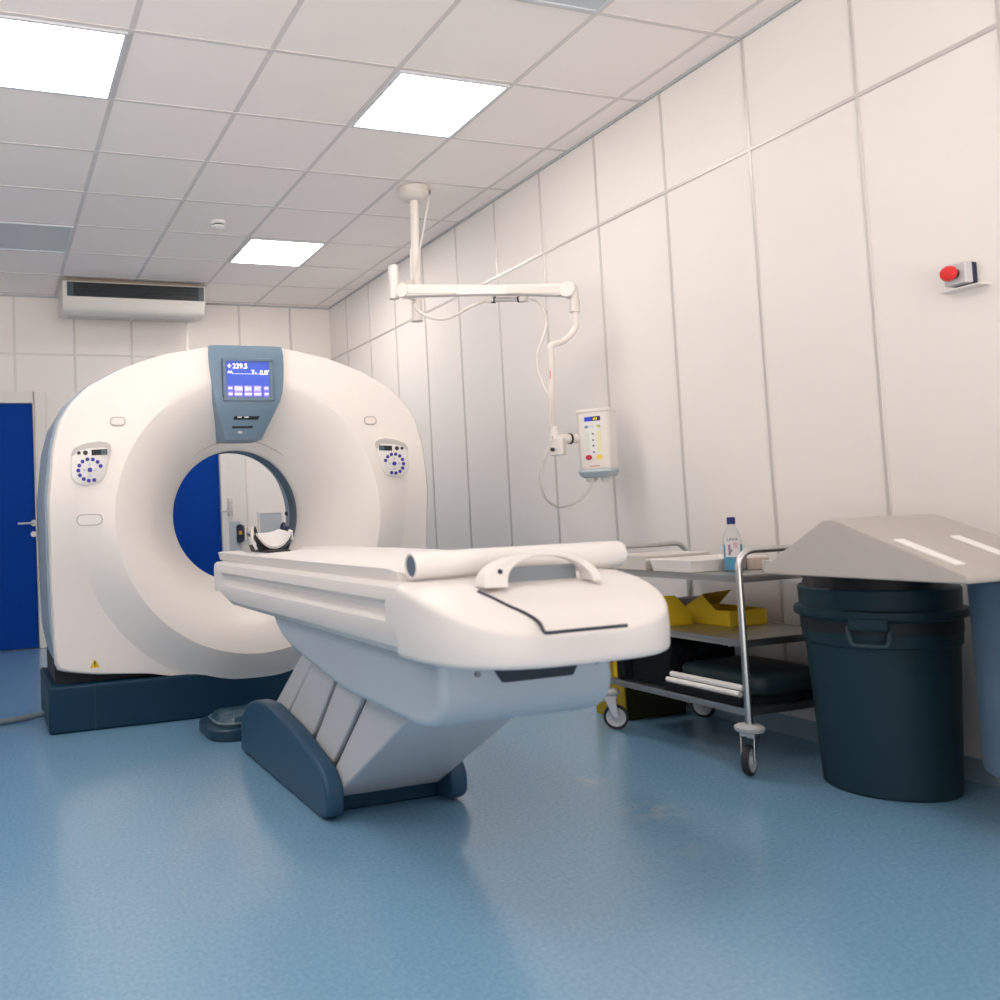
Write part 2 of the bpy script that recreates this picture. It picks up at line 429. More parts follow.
def front_y(r, th, R):
    if r <= RCR:
        q = (RCR - r) / (RCR - RA); return YCR + (YA - YCR) * (.22 * q + .78 * q ** 2.0)
    low = smoothstep((.30 - math.sin(th)) / .95)              # the rounded lip is deeper low down
    t = max(0, min(1, (r - RCR) / BANDW)); t = t + .12 * math.sin(2 * PI * t) / PI * -1
    return YCR + (.018 + .10 * low) * t
rows = []
inner = [RA, RA + .012, RA + .03, .40, .44, .48, .52, .56, .60, .64, .68, RCR]
for k, th in enumerate(THS):
    R = RO[k]; c, s = math.cos(th), math.sin(th)
    Rb = min(RCR + BANDW, R * .955)
    rs = inner + [RCR + (Rb - RCR) * q for q in (.15, .35, .6, .82, 1)] + [Rb + (R - Rb) * q for q in (.2, .4, .6, .8, .92, .975)]
    col = [(RA + .002, YA + .03)] + [(r, front_y(r, th, R)) for r in rs]
    ye = front_y(R, th, R)
    col += [(R * .992, ye + .006), (R, ye + .02), (R, 4.47)]
    rows.append([Vector((GXC + r * c, y, GZC + r * s)) for r, y in col])
gan = thing('ct_scanner', 'large white ring-shaped scanner with blue grey display above its round bore', 'scanner', (GXC, 4.8, 0))
bm = BM()
vs = [[bm.verts.new(p) for p in r] for r in rows]
for k in range(NTH):
    a, b = vs[k], vs[(k + 1) % NTH]
    for i in range(len(a) - 1): bm.faces.new((a[i], a[i + 1], b[i + 1], b[i]))
    bm.verts.index_update()
    if math.sin(THS[k]) < .80:
        for i in (len(inner), len(inner) + 5):
            e = bm.edges.get((a[i], b[i]))
            if e and (i == len(inner) or math.sin(THS[k]) < .05): e.smooth = False
part('front_cover', bm, M_SHELL, gan, smooth=180)
# side belt + back cover
def gg(g, th): return g if math.sin(th) > -.45 else g - .05 * smoothstep((-.45 - math.sin(th)) / .22)
bm = BM()
secs = []
for y, g in ((4.455, -.004), (4.46, .012), (4.62, .022), (4.95, .022), (5.14, .010), (5.19, -.03)):
    secs.append([Vector((GXC + (R + gg(g, th)) * math.cos(th), y, GZC + (R + gg(g, th)) * math.sin(th))) for R, th in zip(RO, THS)])
loft(bm, secs, caps=False)
part('side_cover', bm, M_BELT, gan, smooth=60)
bm = BM()
secs = []
for f_, y in ((1.0, 5.185), (.985, 5.21), (.80, 5.225)):
    secs.append([Vector((GXC + (R - .03) * f_ * math.cos(th), y, GZC + (R - .03) * f_ * math.sin(th))) for R, th in zip(RO, THS)])
secs.append([Vector((GXC + .485 * math.cos(th), 5.20, GZC + .485 * math.sin(th))) for th in THS])
secs.append([Vector((GXC + .46 * math.cos(th), 5.185, GZC + .46 * math.sin(th))) for th in THS])
loft(bm, secs, caps=False)
part('rear_cover', bm, M_SHELL, gan, smooth=60)
bm = BM()
loft(bm, [[Vector((GXC + r * math.cos(th), y, GZC + r * math.sin(th))) for th in THS] for r, y in ((.356, 4.66), (.358, 4.70), (.357, 4.79), (.352, 4.80))], caps=False)
part('bore_ring', bm, mat('bore_ring', (.10, .15, .19), .3), gan, smooth=60)
bm = BM()
loft(bm, [[Vector((GXC + r * math.cos(th), y, GZC + r * math.sin(th))) for th in THS] for r, y in ((.352, 4.80), (.362, 4.86), (.402, 5.0), (.445, 5.14), (.46, 5.185))], caps=False)
part('rear_funnel', bm, mat('rear_funnel', (.46, .53, .57), .35), gan, smooth=60)
bm = BM(); cyl(bm, (GXC + .375, 4.88, 1.02), (GXC + .355, 4.88, 1.02), .012, seg=14); part('alignment_window', bm, M_BLACK, gan)
# seam line over the bore
def on_front(x, z, lift=.003):
    dx, dz = x - GXC, z - GZC; r = math.hypot(dx, dz); th = math.atan2(dz, dx)
    return Vector((x, front_y(min(r, outline_R(th)), th, outline_R(th)) - lift, z))
bm = BM()
tube(bm, [on_front(GXC + .405 * math.cos(a), GZC + .405 * math.sin(a), .0) for a in [math.radians(52 + 4 * k) for k in range(20)]], .0022, 6)
part('bore_seam', bm, M_SEAMG, gan)
# panel lines on cover: left vertical edge of the display column
# base
bm = BM(); box(bm, .262, 2.335, 4.425, 5.12, 0, .225); part('base', bm, M_BASE, gan, bevel=.012)
bm = BM(); box(bm, .30, 2.30, 4.52, 5.10, .225, .34); part('base_recess', bm, M_DARK, gan, smooth=0)  # near-black colour stands for the shadow gap under the cover
bm = BM(); box(bm, .478, .484, 4.4225, 4.43, .006, .22); part('base_seam', bm, M_SEAM, gan, smooth=0)
# display column
cxp = 1.287
def pan_y(z):
    if z > 1.60: return 4.292 + max(0, z - 1.86) * .5
    return 4.292 + .16 * ((1.60 - z) / .20) ** 1.35 * .62
ppts = []
wl = [(1.885, -.203, .200), (1.84, -.207, .204), (1.78, -.206, .204), (1.70, -.200, .199), (1.645, -.194, .191), (1.60, -.186, .176), (1.55, -.170, .152), (1.50, -.152, .128), (1.45, -.132, .106), (1.425, -.122, .095), (1.408, -.114, .088)]
bm = BM()
grid_f, grid_b = [], []
for z, a, b in wl:
    a, b = a * .95, b * .95
    yv = pan_y(z)
    n = 8
    rowf = []
    for k in range(n + 1):
        q = k / n; x = cxp + a + (b - a) * q
        e = .012 * (abs(q - .5) * 2) ** 6
        rowf.append((x, yv + e, z))
    rowb = [(p[0] + (.006 if p[0] > cxp else -.006), on_front(p[0], min(p[2], 1.88)).y + .06, p[2]) for p in rowf]
    grid_f.append([bm.verts.new(p) for p in rowf]); grid_b.append([bm.verts.new(p) for p in rowb])
n = 9
for g0, g1 in zip(grid_f, grid_f[1:]):
    for k in range(n - 1): bm.faces.new((g0[k], g0[k + 1], g1[k + 1], g1[k]))
for i in range(len(grid_f) - 1):
    for e in (0, n - 1): bm.faces.new((grid_f[i][e], grid_f[i + 1][e], grid_b[i + 1][e], grid_b[i][e]))
for k in range(n - 1):
    for e in (0, -1): bm.faces.new((grid_f[e][k], grid_f[e][k + 1], grid_b[e][k + 1], grid_b[e][k]))
pan = part('display_panel', bm, M_BLUEGREY, gan, smooth=40)
pan['label'] = 'blue grey panel with lit touch display'
yS = 4.289
sx0, sx1, sz0, sz1 = 1.166, 1.394, 1.617, 1.800
bm = BM()
for a in ((sx0 - .02, sx1 + .02, sz1, sz1 + .016), (sx0 - .02, sx1 + .02, sz0 - .02, sz0), (sx0 - .02, sx0, sz0, sz1), (sx1, sx1 + .02, sz0, sz1)):
    box(bm, a[0], a[1], yS - .008, yS + .01, a[2], a[3])
part('screen_bezel', bm, mat('bezel', (.13, .20, .275), .4), pan, bevel=.003)
bm = BM(); box(bm, sx0, sx1, yS - .002, yS + .01, sz0, sz1); part('screen', bm, M_SCREEN, pan, smooth=0)
W, Hs = sx1 - sx0, sz1 - sz0
def sp(u, v): return Vector((sx0 + u * W, yS - .002, sz0 + v * Hs))
bm = text_bm('239.5', .036, sp(.15, .80), X, Z, .0012, .0004)
bm2 = text_bm('Y-', .031, sp(.58, .65), X, Z, .0012, .0003); join(bm, bm2)
join(bm, text_bm('0.0°', .034, sp(.78, .63), X, Z, .0012, .0004))
join(bm, text_bm('AA', .02, sp(.03, .66), X, Z, .0012, .0003))
p0 = sp(.075, .87)
box(bm, p0.x - .010, p0.x + .010, yS - .0034, yS - .003, p0.z - .002, p0.z + .002); box(bm, p0.x - .002, p0.x + .002, yS - .0034, yS - .003, p0.z - .010, p0.z + .010)
box(bm, sx0 + .03, sx1 - .003, yS - .0034, yS - .003, sp(0, .645).z, sp(0, .645).z + .0015)
part('screen_readout', bm, M_SCR_TXT, pan, smooth=0)
for u0, u1 in ((.17, .36), (.40, .585), (.62, .805)):
    bm = BM(); a, b = sp(u0, .02), sp(u1, .32); box(bm, a.x, b.x, yS - .0034, yS - .0015, a.z, b.z); part('screen_key', bm, M_SCR_BTN, pan, smooth=0)
for u0 in (.02, .86):
    for v0 in (.02, .18):
        bm = BM(); a, b = sp(u0, v0), sp(u0 + .12, v0 + .13); box(bm, a.x, b.x, yS - .0034, yS - .0015, a.z, b.z); part('screen_key', bm, M_SCR_BTN, pan, smooth=0)
for u, st in ((.265, 'OM'), (.492, 'SN'), (.712, 'XY')):
    bm = text_bm(st, .026, sp(u, .185), X, Z, .003, .0003, 'CENTER')
    a = sp(u, .08); box(bm, a.x - .017, a.x + .017, yS - .0045, yS - .0038, a.z - .004, a.z + .004)
    part('key_text', bm, M_SCR_TXT, pan, smooth=0)
for u in (.08, .92):
    for v in (.085, .245):
        bm = BM(); a = sp(u, v); box(bm, a.x - .009, a.x + .009, yS - .0045, yS - .0038, a.z - .003, a.z + .003); part('key_text', bm, M_SCR_TXT, pan, smooth=0)
def pstrip(z0, z1, x0, x1, m, name, lift=.003):
    bm = BM(); loft(bm, [[(x, pan_y(z) - lift, z) for x, z in ((x0, z0), (x1, z0), (x1 + .006, z1), (x0 + .004, z1))], [(x, pan_y(z) + .012, z) for x, z in ((x0, z0), (x1, z0), (x1 + .006, z1), (x0 + .004, z1))]])
    return part(name, bm, m, pan, smooth=0)
pstrip(1.505, 1.522, cxp - .082, cxp + .050, M_DARK, 'card_slot')
pstrip(1.463, 1.474, cxp - .086, cxp + .022, M_SEAM, 'button_slot')
for x0_, x1_, z0_, z1_ in ((cxp - .062, cxp - .04, 1.514, 1.521), (cxp - .025, cxp - .003, 1.514, 1.521), (cxp - .052, cxp - .028, 1.438, 1.449)):
    bm = BM(); yv = pan_y((z0_ + z1_) / 2); box(bm, x0_, x1_, yv - .006, yv + .004, z0_, z1_); part('indicator', bm, M_GREYBOX, pan, smooth=0)
# control pods
def pod(side):
    xc = GXC + side * (.822 if side < 0 else .80); zc = 1.305
    yb = min(on_front(xc - side * u, zc + v).y for u in (-.08, 0, .05, .1) for v in (-.1, 0, .08)) + .002
    def P(u, v, d): return Vector((xc + side * -u, yb - d, zc + v))      # u towards the bore
    ol = round_poly([(-.085, .065), (.03, .10), (.105, .09), (.10, .04), (.065, -.10), (-.03, -.118), (-.085, -.09)], .05, 5)
    bm = BM(); ol2 = [(x * .93, z * .93) for x, z in ol]
    loft(bm, [[P(u, v, -.045) for u, v in ol], [P(u, v, .003) for u, v in ol], [P(u, v, .008) for u, v in ol2]])
    pd = part('control_pod', bm, M_WHITE, gan, smooth=50)
    bm = BM()                                                             # grey crescent, colour stands for shade in the recess above the pad
    brow = round_poly([(-.088, .030), (-.072, .064), (-.02, .086), (.05, .097), (.098, .088), (.109, .060), (.098, .036), (.092, .058), (.070, .068), (.0, .064), (-.055, .052), (-.074, .028)], .012, 3)
    loft(bm, [[P(u, v, .004) for u, v in brow], [P(u, v, .0095) for u, v in brow]])
    part('pod_brow_shade', bm, mat('pod_brow_shade', (.52, .50, .48), .5), pd, smooth=0)
    bm = BM(); loft(bm, [[P(u, v, d) for u, v in ((.012, .028), (.088, .031), (.088, .058), (.012, .055))] for d in (.006, .0105)]); part('pod_display', bm, M_DARK, pd, smooth=0)
    bm = BM(); loft(bm, [[P(u, v, d) for u, v in ((.058, .030), (.085, .032), (.085, .056), (.058, .054))] for d in (.007, .011)]); part('pod_readout', bm, mat('pod_readout', (.06, .11, .13), .3), pd, smooth=0)
    for u, r in ((-.048, .0085), (-.017, .0115)):
        bm = BM(); c = P(u, .041, .006); cyl(bm, c, c - Y * .006, r, seg=16); part('pod_knob', bm, mat('pod_knob', (.03, .02, .04), .4), pd)
    for k in range(11):
        a = math.radians(20 + 27 * k); c = P(.002 + .055 * math.cos(a), -.042 + .052 * math.sin(a), .006)
        bm = BM(); cyl(bm, c, c - Y * .005, .0095, seg=14); part('pod_button', bm, M_BUTTON, pd)
    bm = BM(); c = P(.002, -.042, .006); cyl(bm, c, c - Y * .006, .0115, seg=16); part('pod_button', bm, M_BUTTON, pd)
    bm = BM()
    for du, dv in ((.027, 0), (-.027, 0), (0, .027), (0, -.027)):
        c = P(.002 + du, -.042 + dv, .006); cyl(bm, c, c - Y * .004, .007, seg=10)
    part('arrow_key', bm, mat('arrow_key', (.52, .56, .70), .4), pd)
    # small oval grille above, towards the bore
    xo, zo = GXC + side * .677, 1.50
    yo = on_front(xo, zo).y
    el = rrect(.076, .046, .022)
    bm = BM(); loft(bm, [[(xo + u, on_front(xo + u, zo + v, 0).y + .006, zo + v) for u, v in el], [(xo + u, on_front(xo + u, zo + v, 0).y - .003, zo + v) for u, v in el]]); part('speaker_rim', bm, M_SEAMG, gan)
    bm = BM(); loft(bm, [[(xo + u * .85, on_front(xo + u * .85, zo + v * .76, 0).y + .006, zo + v * .76) for u, v in el], [(xo + u * .85, on_front(xo + u * .85, zo + v * .76, 0).y - .0045, zo + v * .76) for u, v in el]]); part('speaker_grille', bm, mat('pinkish_grille', (.78, .70, .66), .5), gan)
pod(-1); pod(1)
xo, zo = .472, 1.023; yo = on_front(xo, zo).y
el = rrect(.122, .056, .027)
bm = BM(); loft(bm, [[(xo + u, on_front(xo + u, zo + v, 0).y + .006, zo + v) for u, v in el], [(xo + u, on_front(xo + u, zo + v, 0).y - .002, zo + v) for u, v in el]]); part('cover_rim', bm, M_SEAMG, gan)
bm = BM(); loft(bm, [[(xo + u * .92, on_front(xo + u * .92, zo + v * .84, 0).y + .006, zo + v * .84) for u, v in el], [(xo + u * .92, on_front(xo + u * .92, zo + v * .84, 0).y - .004, zo + v * .84) for u, v in el]]); part('service_cover', bm, M_SHELL, gan)
tz = at(96, 665, y=4.39)
yy = on_front(tz.x, tz.z).y
bm = BM(); prism(bm, [(tz.x - .024, tz.z - .02), (tz.x + .024, tz.z - .02), (tz.x, tz.z + .022)], 'y', yy - .002, yy + .006)
wl_ = part('warning_label', bm, mat('warning_yellow', (.75, .50, .02), .5), gan, smooth=0)
bm = BM(); prism(bm, [(tz.x - .003, tz.z - .006), (tz.x + .003, tz.z - .006), (tz.x + .004, tz.z + .010), (tz.x - .004, tz.z + .010)], 'y', yy - .003, yy - .001); box(bm, tz.x - .003, tz.x + .003, yy - .003, yy - .001, tz.z - .014, tz.z - .009); part('warning_mark', bm, M_BLACK, wl_, smooth=0)

# floor cable
bm = BM()
tube(bm, [(-2.58, 5.6, .016), (-2.0, 5.45, .016), (-1.2, 5.15, .016), (-.6, 4.95, .016), (-.2, 4.83, .016), (.0, 4.80, .016), (.12, 4.79, .02), (.20, 4.78, .03), (.262, 4.78, .04)], .016, 12, 5)
tag(part('floor_cable', bm, mat('floor_cable', (.10, .14, .17), .5), None, loc=(0, 4.8, 0)), 'thick grey cable running over the floor into the scanner base', 'cable')

# ------------------------------------------------------------------ patient table
TXC = 1.27
tb = thing('patient_table', 'long white scanner table on slanted pedestal in front of the bore', 'patient table', (TXC, 3.0, 0))
# side shell: section swept along y
def deck_sec(y, g, zb=.638, ztop=.815, w=.33, e=0):
    half = [(w - .05, ztop), (w - .014, ztop - .002), (w - .003, ztop - .012), (w, ztop - .03),
            (w + g * .001, ztop - .043), (w - g * .020, ztop - .056), (w - g * .022, ztop - .074), (w - g * .003, ztop - .098),
            (w - .001, ztop - .125), (w - .010, zb + .02), (w - .03, zb), (w - .06, zb)]
    half = [(a - e, b) for a, b in half]
    return [Vector((TXC - a, y, z)) for a, z in half] + [Vector((TXC + a, y, z)) for a, z in half[::-1]]
bm = BM()
secs = [deck_sec(1.955, 0), deck_sec(2.028, 0), deck_sec(2.04, 1), deck_sec(2.3, 1), deck_sec(2.8, 1), deck_sec(3.3, 1), deck_sec(3.60, 1), deck_sec(3.66, .2, .652), deck_sec(3.74, 0, .668), deck_sec(3.80, 0, .69, .813, .327), deck_sec(3.83, 0, .72, .80, .31)]
loft(bm, secs)
part('deck_shell', bm, M_SHELL2, tb, smooth=22)
# near end cap
CAPO = []
for k in range(25):
    a = PI * k / 24
    CAPO.append((-.335 * abs(math.cos(a)) ** .62 * (1 if math.cos(a) > 0 else -1), -(.30 * math.sin(a) ** .72)))
def cap_top(py, s=0): return .817 - .100 * max(0, min(1, -py / .30)) ** 1.45 - .010 * s ** 8
bm = BM()
cy0 = 1.957
top = []
for s_ in (.02, .2, .4, .55, .7, .82, .9, .95, .975):
    top.append([Vector((TXC + px * s_, cy0 + py * s_, cap_top(py * s_, s_))) for px, py in CAPO])
zr_ = [cap_top(py * .975, .975) for px, py in CAPO]
zb2 = [.638 - .004 * math.sin(PI * k / 24) for k in range(25)]
for sc, q, dz in ((.990, 0, -.004), (.998, 0, -.011), (1.0, 0, -.020), (1.004, .5, 0), (1.0, 1, .014), (.992, 1, .004), (.975, 1, 0), (.5, 1, 0)):
    top.append([Vector((TXC + px * sc, cy0 + py * sc, z * (1 - q) + b * q + dz)) for (px, py), z, b in zip(CAPO, zr_, zb2)])
loft(bm, top, closed=False, caps=False)
part('end_cap', bm, M_SHELL2, tb, smooth=50)
bm = BM(); prism(bm, [(TXC - .325, .652), (TXC + .325, .652), (TXC + .325, .80), (TXC - .325, .80)], 'y', 1.950, 1.962); part('cap_joint', bm, mat('joint_grey', (.45, .45, .46), .6), tb, smooth=0)
# hatch on cap with dark seam
def capsurf(px, py): return cap_top(py)
def capP(u, v, lift):
    """point on the cap top under photo pixel, found by marching along the ray"""
    yq = 1.62
    while yq < 1.957:
        p = at(u, v, y=yq); z = cap_top(yq - cy0)
        if p.z <= z: break
        yq += .001
    return Vector((p.x, p.y, z + lift))
seam_px = [(478, 592), (492, 598), (508, 606), (522, 612), (533, 618), (540, 624), (544, 632), (549, 636), (565, 636), (590, 633), (612, 630), (627, 628)]
bm = BM(); tube(bm, [capP(u, v, .0005) for u, v in seam_px], .0042, 8, 4)
part('hatch_seam', bm, M_SEAM, tb)
# grab handle: arched flat bar
def arch(w, hgt, y0, lean, n=22, zb=.80):
    return [Vector((TXC + .012 - w * math.cos(PI * k / n), y0 + lean * math.sin(PI * k / n), zb + hgt * max(0, math.sin(PI * k / n)) ** .85)) for k in range(n + 1)]
bm = BM()
def arch2(xc_, w, hgt, y0, n=26, zb=.80): return [Vector((xc_ - w * math.cos(PI * k / n), y0 + .015 * math.sin(PI * k / n), zb + hgt * max(0, math.sin(PI * k / n)) ** .85)) for k in range(n + 1)]
o_, i_ = arch2(1.272, .167, .077, 1.85), arch2(1.291, .120, .066, 1.85)
n = len(o_)
secs = []
for k in range(n):
    wy = .011 + .016 * (abs(k / (n - 1) - .5) * 2) ** 1.5
    secs.append([o_[k] + Y * wy, o_[k] - Y * wy, i_[k] - Y * wy, i_[k] + Y * wy])
loft(bm, secs)
part('grab_handle', bm, M_SHELL2, tb, bevel=.005, seg=3, smooth=50)
for sx in (-1,):
    bm = BM(); c = (o_[4] + i_[4]) / 2 - Y * .020; cyl(bm, c + Y * .012, c - Y * .0035, .006, seg=12); part('handle_screw', bm, M_NAVY, tb)
bm = BM(); box(bm, TXC - .10, TXC + .14, 1.888, 1.90, .80, .842); part('handle_recess_shade', bm, mat('recess_shade', (.20, .235, .27), .5), tb, bevel=.005)  # upright plate, shade inside the arch put into its grey-blue colour
# cradle
bm = BM()
secs = []
for y, w, z in ((2.03, .29, .826), (2.06, .305, .834), (3.3, .305, .836), (3.7, .30, .838), (3.86, .29, .838), (3.94, .25, .838), (3.965, .16, .838)):
    secs.append([Vector((TXC + q * w, y, z + .012 * (abs(q) ** 3) - .012 * (1 - abs(q) ** 2))) for q in (-1, -.8, -.5, 0, .5, .8, 1)] +
                [Vector((TXC + q * w, y, z - .022 - .004 * (1 - abs(q)))) for q in (.97, .5, 0, -.5, -.97)])
loft(bm, secs)
part('cradle', bm, M_SHELL2, tb, smooth=50)
bm = BM()
secs = []
for y, w, z in ((2.06, .27, .835), (2.08, .285, .85), (2.14, .29, .857), (3.1, .29, .862), (3.28, .285, .861), (3.40, .28, .852), (3.52, .27, .838)):
    secs.append([Vector((TXC + q * w, y, z - .010 * abs(q) ** 4 - (.012 if abs(q) > .95 else 0))) for q in (-1, -.95, -.8, -.4, 0, .4, .8, .95, 1)] + [Vector((TXC + q * w, y, .826)) for q in (.9, 0, -.9)])
loft(bm, secs)
part('mattress', bm, M_SHEET, tb, smooth=60)
# hull under the deck
bm = BM()
hp_ = round_poly([(3.20, .640), (3.12, .570), (2.96, .522), (2.50, .458), (2.02, .448), (1.94, .462), (1.885, .52), (1.89, .645)], [.0, .05, .06, .03, .05, .05, .05, 0], 4)
prism(bm, hp_, 'x', TXC - .262, TXC + .234)
hl = part('carriage_housing', bm, mat('carriage', (.43, .50, .565), .4), tb, bevel=.034, seg=5, smooth=50)
bm = BM()
prism(bm, [(TXC - .120, .606), (TXC + .130, .606), (TXC + .105, .566), (TXC - .095, .566)], 'y', 1.876, 1.90)
part('grip_slot', bm, M_SEAM, hl, bevel=.004, smooth=0)
for x in (TXC - .162, TXC + .180):
    bm = BM(); cyl(bm, (x, 1.90, .592), (x, 1.880, .592), .007, seg=12); part('bolt', bm, mat('bolt_grey', (.22, .24, .27), .4), hl)
bm = BM(); tube(bm, [(TXC - .264, 3.15, .637), (TXC - .266, 2.6, .637), (TXC - .268, 2.10, .637)], .004, 6); part('shadow_gap', bm, M_SEAM, hl)
# slanted pedestal, four covers with dark joints
def quad(a0, a1, c0=None, c1=None):
    """slice of the slanted block between two cuts, side view (y,z)"""
    c0 = a0 if c0 is None else c0; c1 = a1 if c1 is None else c1
    bt = lambda q: (3.47 + (2.785 - 3.47) * q, .21 + (.055 - .21) * q)
    tp = lambda q: (2.98 + (2.14 - 2.98) * q, .55 + (.47 - .55) * q)
    return [bt(a0), bt(a1), tp(c1), tp(c0)]
bm = BM(); prism(bm, quad(.01, .985), 'x', TXC - .178, TXC + .178); part('lift_core', bm, M_SEAM, tb, smooth=0)
for a0, a1, c0, c1 in ((0, .20, 0, .13), (.207, .575, .135, .36), (.612, .85, .39, .635), (.887, 1.0, .668, 1.0)):
    bm = BM(); prism(bm, quad(a0, a1, c0, c1), 'x', TXC - .194, TXC + .194); part('lift_cover', bm, mat('lift_cover', (.54, .555, .58), .4), tb, bevel=.007, seg=3)
# base
bm = BM(); box(bm, TXC - .197, TXC + .197, 2.80, 3.70, 0, .095); part('base_plate', bm, M_BASE, tb, bevel=.01)
sh = [(3.72, .008), (3.70, .15), (3.60, .225), (3.47, .262), (3.31, .275), (3.02, .235), (2.76, .172), (2.695, .12), (2.695, .035), (2.74, .004)]
sh = round_poly(sh, [.02, .05, .06, .04, .04, .05, .06, .05, .05, .03], 4)
for s in (-1, 1):
    bm = BM(); prism(bm, sh, 'x', TXC + s * .195, TXC + s * .258); part('base_cover', bm, M_SHOE, tb, bevel=.022, seg=4, smooth=50)
# foot pedal
fp = thing('foot_pedal', 'dark rounded foot pedal pad on the floor beside the table base', 'foot pedal', (1.15, 4.05, 0))
bm = BM(); ol = rrect(.44, .36, .10, 6); loft(bm, [[(1.15 + u * f_, 4.06 + v * f_, z) for u, v in ol] for f_, z in ((.98, 0), (1.0, .008), (1.0, .048), (.97, .054))]); part('pad', bm, mat('pedal_pad', (.014, .045, .08), .35), fp, smooth=40)
bm = BM(); ol = rrect(.36, .26, .08, 6); loft(bm, [[(1.155 + u * f_, 4.06 + v * f_, z) for u, v in ol] for f_, z in ((1.0, .054), (1.0, .066), (.86, .096), (.60, .103))]); part('pedal', bm, mat('pedal_top', (.03, .075, .115), .18), fp, smooth=40)
bm = BM(); tube(bm, [(1.155 + u * 1.01, 4.06 + v * 1.01, .068) for u, v in rrect(.36, .26, .08, 6)][10:26], .006, 8); part('pedal_rim', bm, mat('pedal_rim', (.13, .20, .25), .25), fp)

# ------------------------------------------------------------------ paper roll on table
ra, rb = at(412, 568.5, y=1.985), at(628, 553, y=1.985)
zr = .8535
t = thing('paper_roll', 'white couch paper roll lying across the near end of the table', 'paper roll', ((ra.x + rb.x) / 2, 1.985, zr))
x0, x1 = ra.x - .004, rb.x - .030
bm = BM()
seg = 32; ring_ = lambda x, r: [Vector((x, 1.985 + r * math.cos(2 * PI * k / seg), zr + r * math.sin(2 * PI * k / seg))) for k in range(seg)]
loft(bm, [ring_(x0 + .0, .0275), ring_(x0, .0325), ring_(x0 + .004, .0345), ring_(x1 - .004, .0345), ring_(x1, .0325), ring_(x1, .0275), ring_(x0, .0275)], caps=False)
part('paper', bm, M_SHEET, t, smooth=50)
bm = BM(); loft(bm, [ring_(x0 + .003, .026), ring_(x1 - .003, .026)]); part('core', bm, mat('roll_core', (.10, .13, .19), .6), t)

# ------------------------------------------------------------------ head rest at the far end of the cradle
hr = thing('head_rest', 'white curved head rest with black edges at the far table end', 'head rest', (1.295, 4.03, .84))
def cup(q): # across profile: q -1..1
    return (1.288 + .088 * q, .848 + .068 * abs(q) ** 2.2)
def cup2(q): return (1.292 + .084 * q, .912 + .016 * abs(q) ** 2.2)
bm = BM()
qs = [-1 + 2 * k / 16 for k in range(17)]
def hsec(fn, y, up, th): return [(fn(q)[0], y, fn(q)[1] + up) for q in qs] + [(fn(q)[0], y, fn(q)[1] + up - th) for q in qs[::-1]]
mid = lambda q: tuple((a + b) / 2 for a, b in zip(cup(q), cup2(q)))
loft(bm, [hsec(cup, 3.985, 0, .010), hsec(cup, 4.04, 0, .010), hsec(mid, 4.11, 0, .010), hsec(cup2, 4.17, 0, .010)])
part('shell', bm, M_BLACK, hr, smooth=50)
bm = BM()
loft(bm, [hsec(cup, 3.978, .012, .011), hsec(cup, 4.04, .012, .011), hsec(mid, 4.11, .012, .011), hsec(cup2, 4.18, .012, .011)])
part('cushion', bm, M_SHEET, hr, smooth=50)
bm = BM(); tube(bm, [(1.374, 4.02, .930), (1.385, 4.02, .928), (1.387, 4.02, .885)], .009, 10); part('side_flap', bm, M_WHITE, hr)
bm = BM(); tube(bm, [(1.195, 4.0, .957), (1.203, 4.0, .93), (1.21, 4.0, .88), (1.235, 4.0, .85)], .008, 8, 4); part('strap', bm, M_BLACK, hr)
bm = BM(); tube(bm, [(1.185, 3.99, .958), (1.18, 3.99, .90), (1.20, 3.99, .85)], .007, 8, 4); part('side_hook', bm, M_WHITE, hr)
bm = BM(); box(bm, 1.228, 1.340, 3.90, 4.15, .833, .845); prism(bm, [(1.215, .836), (1.36, .836), (1.372, .872), (1.33, .846), (1.25, .846), (1.205, .872)], 'y', 3.995, 4.14); part('bracket', bm, M_BLACK, hr, bevel=.004)

pc = at(286.5, 530, y=4.10)
bm = BM(); ol = rrect(.019, .050, .009, 4); loft(bm, [[(pc.x + u, y, pc.z - .004 + v) for u, v in ol] for y in (4.085, 4.115)]); part('side_pad', bm, M_NAVY, hr, bevel=.003)

# things seen through the bore, on the back wall
t = thing('wall_handset', 'black handset with orange sticker hanging on the wall beyond the bore', 'handset', (2.155, 7.7, .88))
bm = BM(); ol = rrect(.062, .165, .03, 5); loft(bm, [[(2.158 + u, y, .882 + v) for u, v in ol] for y in (7.71, 7.65)]); part('body', bm, M_NAVY, t, bevel=.006)
bm = BM(); box(bm, 2.142, 2.172, 7.645, 7.651, .872, .905); part('sticker', bm, mat('orange_sticker', (.55, .30, .06), .5), t, smooth=0)
bm = BM(); box(bm, 2.125, 2.245, 7.712, YB, .80, .955); part('wall_plate', bm, M_FRAME, t, bevel=.004)
bm = BM(); box(bm, 2.198, 2.214, 7.655, 7.715, .82, .955); box(bm, 2.228, 2.244, 7.655, 7.715, .82, .935); part('bracket', bm, M_WHITE, t, bevel=.004)
t = thing('wall_panel', 'light grey metal panel with louvres low on the back wall', 'wall panel', (2.465, YB, .9))
bm = BM(); box(bm, 2.365, 2.575, YB - .03, YB, .74, 1.052); part('sheet', bm, M_GREYBOARD, t, bevel=.003, smooth=0)
bm = BM(); box(bm, 2.352, 2.365, YB - .036, YB, .73, 1.065); box(bm, 2.575, 2.588, YB - .036, YB, .73, 1.065); box(bm, 2.365, 2.575, YB - .036, YB, 1.052, 1.065); part('panel_frame', bm, M_FRAME, t, smooth=0)
bm = BM()
for k in range(6): box(bm, 2.38, 2.48, YB - .034, YB - .028, .76 + .022 * k, .768 + .022 * k)
